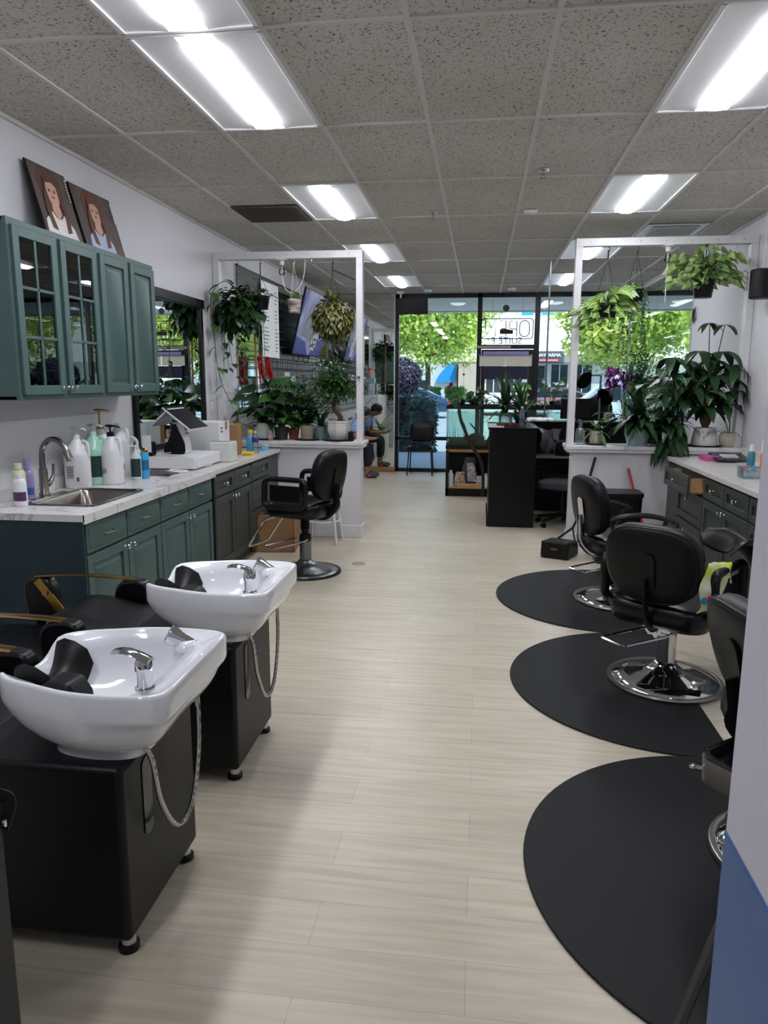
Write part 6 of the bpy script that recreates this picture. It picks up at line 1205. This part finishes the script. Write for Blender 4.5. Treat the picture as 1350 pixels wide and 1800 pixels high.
def f(b,s,z):
    g = G(25)
    for q in (-.02,.02,.0): tube(s,smooth([(q,0,z-.02),(-q*2,.01,z+.12),(q*2,0,z+.26),(0,0,z+.42)],4),[.022]*6+[.018]*7,8)
    spots = [(-.30,-.05,.52),(-.12,-.05,.72),(.10,-.08,.50),(.22,-.05,.45),(-.18,-.1,.40),(.02,0,.64),(.20,0,.60),(.0,-.1,.36),(-.26,.05,.62),(.2,.05,.30),(-.02,.05,.98),(.10,.0,.96),(.12,-.12,.25),(-.33,0,.34),(.24,-.06,.56),(-.22,-.12,.28),(.0,-.12,.50),(.12,.05,.72),(-.10,.08,.56),(.22,-.1,.36),(-.36,-.05,.66),(-.05,-.14,.22)]
    for (x,y,h) in spots:
        tip = V((x,y,z+h)); tube(s,[(0,0,z+.3),(x*.5,y*.5,z+.35+h*.3),tip],[.007,.005,.004],6); k0 = g.uniform(0,60); nl = 6 if h<.9 else 4; sc = 1 if h<.9 else .62
        for k in range(nl): a = R(k0+k*360/nl+g.uniform(-10,10)); leaf(b,tip,V((math.cos(a),math.sin(a),.12)),.27*sc*g.uniform(.85,1.15),.088*sc,.75,n=6,shape=0,fold=.22)
def potface(t):
    z = pot(t,.12,.165,'potw',[(.118,0),(.12,.01),(.10,.155),(.095,.165)],saucer=.15); b = B(); 
    Mq = lambda x,zz: V((x,-math.sqrt(max(0,(.118-.12*zz)**2-x*x))-.0015,zz+.012))
    for pts in ([(-.085,.12),(-.075,.07)],[(-.095,.13),(-.07,.12)],[(-.05,.11),(-.035,.112)],[(-.02,.11),(-.005,.112)],[(-.035,.085),(-.04,.065),(-.03,.065)],[(-.045,.045),(-.02,.045)],[(-.055,.125),(-.03,.13)],[(-.015,.13),(.005,.122)]): tube(b,[Mq(*p) for p in pts],.0022,5)
    O('drawn_face',b,M['blkp'],t); return z
plant((2.12,RY,CZ),'tall money tree in the white pot with a line drawn face',f,'leafD','bark',potf=potface,name='money_tree')
def f(b,s,z): pass
t = T('ribbed_planter',(2.335,RY-.02,CZ),0,'cream ribbed round planter at the wall end of the right half wall','planter'); b = B(); rs = []
for r_,z in ((.055,0),(.075,.02),(.088,.06),(.086,.1),(.072,.13),(.066,.135),(.062,.11)): rs.append([V(((r_+(.0022 if i%2 else -.0022))*math.cos(2*PI*i/72),(r_+(.0022 if i%2 else -.0022))*math.sin(2*PI*i/72),z)) for i in range(72)])
rings(b,rs); O('pot',b,M['potc'],t,ang=0); b = B(); lathe(b,[(.06,.11),(.03,.115)],n=20); O('soil',b,M['soil'],t); b = B(); g = G(26); rosette(b,(-.02,0,.11),9,.34,.012,g,45,80,.9,2,(60,300)); O('foliage',b,M['leafD'],t)
# beyond the right half wall
def orchid(bl,st,z,g,h,nf,m):
    tube(st,smooth([(0,0,z),(.02,0,z+h*.5),(0,0,z+h*.85),(-.08,0,z+h)],4),.004,5)
def f(b,s,z):
    g = G(31); rosette(b,(0,0,z),7,.22,.06,g,10,50,.7,0)
    for q in (0,1,2): tube(s,smooth([(0,0,z),(.02*q,0,z+.25),(-.02+.07*q,0,z+.45),(-.12+.12*q,0,z+.5)],4),.004,5)
t = plant((1.62,9.7,1.081),'purple orchid in a white pot on the black table behind the right half wall',f,'leafD',potf=lambda t: pot(t,.06,.12,'potw'),name='orchid')
b = B(); g = G(32)
for k in range(46):
    c = V((g.uniform(-.04,.18)+(.0 if k<34 else .24),g.uniform(-.06,.06),g.uniform(.44,.66) if k<34 else g.uniform(.52,.60))); f0 = rdir(g,-20,30,200,340); s1 = f0.cross(V((0,0,1))).normalized(); u1 = s1.cross(f0)
    for q in range(5): a = q*2*PI/5; leaf(b,c,s1*math.cos(a)+u1*math.sin(a)+f0*.2,.055,.05,.1,n=3,shape=1)
O('blossoms',b,leafmat('purple petal','7a1f80','a33ba8',tl=.3,ns=20),t,ang=80)
def f(b,s,z):
    g = G(33); [tube(s,[(0,0,z),(.05*math.cos(k),.05*math.sin(k),z+.3),(.14*math.cos(k*1.3),.1*math.sin(k),z+.5+.04*k)],.005,5) for k in range(6)]; bush(b,(0,0,z+.45),(.22,.18,.34),1300,.05,.024,g,.2,0,.15)
plant((1.98,9.65,1.081),'fine leaved shrub in a white pot on the black table behind the right half wall',f,'leafM',potf=lambda t: pot(t,.07,.12,'potw'))
def f(b,s,z): g = G(34); rosette(b,(0,0,z),40,.36,.012,g,30,88,.5,2)
plant((1.80,9.60,1.081),'grassy pale plant between the orchid and the fine leaved shrub',f,'leafL',potf=lambda t: pot(t,.05,.08,'potw'))
plant((2.26,9.68,1.081),'dark leafy plant on the black table against the mirror wall',lambda b,s,z: stalks(b,s,(0,0,z),20,.15,.5,50,.18,.10,G(35),1,.5),'leafD',potf=lambda t: pot(t,.07,.12,'potd'))
t = T('cushion_back_chair',(1.60,10.45,0),200,'dark rounded chair back seen behind the purple orchid','chair'); b = B(); cushion(b,[(p[0],p[1]) for p in rrect(.44,.5,.2,8)],.08,Mx.Translation((0,0,1.15))); O('backrest',b,M['blk2'],t); b = B(); lathe(b,[(.2,.0),(.2,.02),(.03,.04),(.03,.6),(.2,.62),(.22,.68),(.2,.7)],n=20); O('seat_post',b,M['blkp'],t); b = B(); bx(b,-.03,.02,.6,.03,.06,1.1); O('back_support',b,M['blkp'],t)
# on the pedestal and the aquarium
TZ = 1.101
t = T('red_tray',(.33,8.35,1.1005),0,'small red tray on the black reception pedestal','tray'); b = B(); rings(b,[[V((x*s,y*s,z)) for x,y in rrect(.30,.2,.02,3)] for z,s in ((0,.95),(.022,1),(.022,.96),(.006,.92))]); O('tray',b,mat('dull red plastic','8c2f28',.4),t,ang=40)
def f(b,s,z): g = G(41); rosette(b,(0,0,z),26,.44,.035,g,10,80,.8,2); rosette(b,(0,0,z+.05),14,.46,.06,g,40,85,.8,0)
plant((.28,8.34,1.107),'spiky plant in the clear jar standing on the red tray',f,'leafD',potf=lambda t: pot(t,.07,.14,'cup',[(.05,0),(.072,.02),(.075,.09),(.05,.14)]))
def f(b,s,z): g = G(42); rosette(b,(0,0,z),24,.55,.04,g,45,85,.6,2)
plant((.47,8.72,1.1005),'arching strap plant in a black pot at the back of the reception pedestal',f,'leafM',potf=lambda t: pot(t,.075,.14,'blkp'))
bottle((.455,8.22,1.1005),'clear water bottle standing on the reception pedestal','cup',[(.028,0),(.031,.01),(.031,.07),(.027,.09),(.031,.11),(.03,.16),(.013,.2)],[(.014,.2),(.014,.22)],'white',lab=blab(.09,.13,.0315,'5a6d92'),name='water_bottle')
AZ = 1.262
def f(b,s,z):
    g = G(43); tube(s,smooth([(0,0,z-.0),(-.02,-.02,z+.1),(.03,0,z+.22)],4),.006,6); [leaf(b,(0,0,z+.02),rdir(g,20,75,a,a+40),.27,.10,.8,n=6,shape=0) for a in (0,60,120,180,240,300)]
t = plant((-.29,10.30,AZ),'orchid with a dark red flower on the left end of the aquarium',f,'leafD',potf=lambda t: pot(t,.05,.06,'blkp'),name='orchid')
b = B(); g = G(44)
for q in range(7): leaf(b,(-.12,-.05,.26),rdir(g,-10,60,150,330),.09,.055,.3,n=3,shape=1)
O('blossoms',b,leafmat('crimson petal','8d1730','b83048',tl=.2),t)
b = B(); tube(b,smooth([(-.30,10.10,1.30),(-.27,10.07,1.1),(-.20,10.05,.92),(-.10,10.03,.72),(.02,10.02,.52),(.06,10.02,.30),(.06,10.05,.02)],5),.022,8); o = O('dried_vine_stem',b,mat('dark dried stem','231d1a',.8,bump=.6,bscale=30)); tag(o,'thick dark dried vine stem curving down in front of the aquarium','stem')
for i,(x,l,sd) in enumerate(((-.08,'low trailing pothos on the aquarium just right of the red orchid',51),(.55,'bright green pothos on the aquarium behind the reception pedestal',52),(.98,'upright philodendron on the right part of the aquarium',53))):
    def f(b,s,z,sd=sd,i=i):
        g = G(sd); stalks(b,s,(0,0,z),(16,16,9)[i],(.02,.05,.15)[i],(.17,.28,.42)[i],70-15*i,.15,.11,g,1,.5)
        for k in range(3): vine(b,s,[(0,-.02,z),(.1+.08*k,-.05,z+.03),(.2+.08*k,-.08,z-.01)],.08,.06,g,4)
    plant((x,10.33,AZ),l,f,('leafD','leafL','leafM')[i],potf=lambda t: pot(t,.05,.06,'blkp'))
def f(b,s,z): g = G(54); rosette(b,(0,0,z),10,.16,.05,g,20,80,.6,0)
plant((1.19,10.4,AZ),'small plant in a grey glazed pot on the right end of the aquarium',f,'leafD',potf=lambda t: pot(t,.07,.11,'potg'))
t = T('baseball_cap',(1.07,10.24,AZ),0,'dark cap lying on the right half of the aquarium','cap'); b = B(); lathe(b,[(.09,0),(.093,.03),(.07,.07),(.008,.085)],n=20); O('crown',b,M['blk2'],t); b = B(); prism(b,[(-.075,-.05),(-.06,-.13),(0,-.15),(.06,-.13),(.075,-.05)],0,.006); O('brim',b,M['blk2'],t)
b = B(); lathe(b,[(.02,.0),(.006,.008)],n=12); tube(b,[(0,0,0),(0,0,.62)],.002,4); tube(b,[(.16,0,.40),(0,0,.62),(-.12,0,.45)],.002,4); ball(b,(0,0,.40),.02,8,6); o = O('hanging_ornament',b,M['blkm']); o.location = (-.30,12.84,1.30); o.rotation_euler = (0,0,0); tag(o,'small wire ornament hung against the left shop window near the door','ornament')
b = B(); bx(b,-.085,-.002,-.085,.085,.0,.085,Mx.Rotation(R(30),4,'Y')); o = O('paper_card',b,M['white'],ang=0); o.location = (2.405,9.12,2.36); o.rotation_euler=(0,0,R(70)); tag(o,'small white card fixed at the near edge of the right wall mirror','card')
for p_ in ((2.43-.008,8.2,2.2),): pass
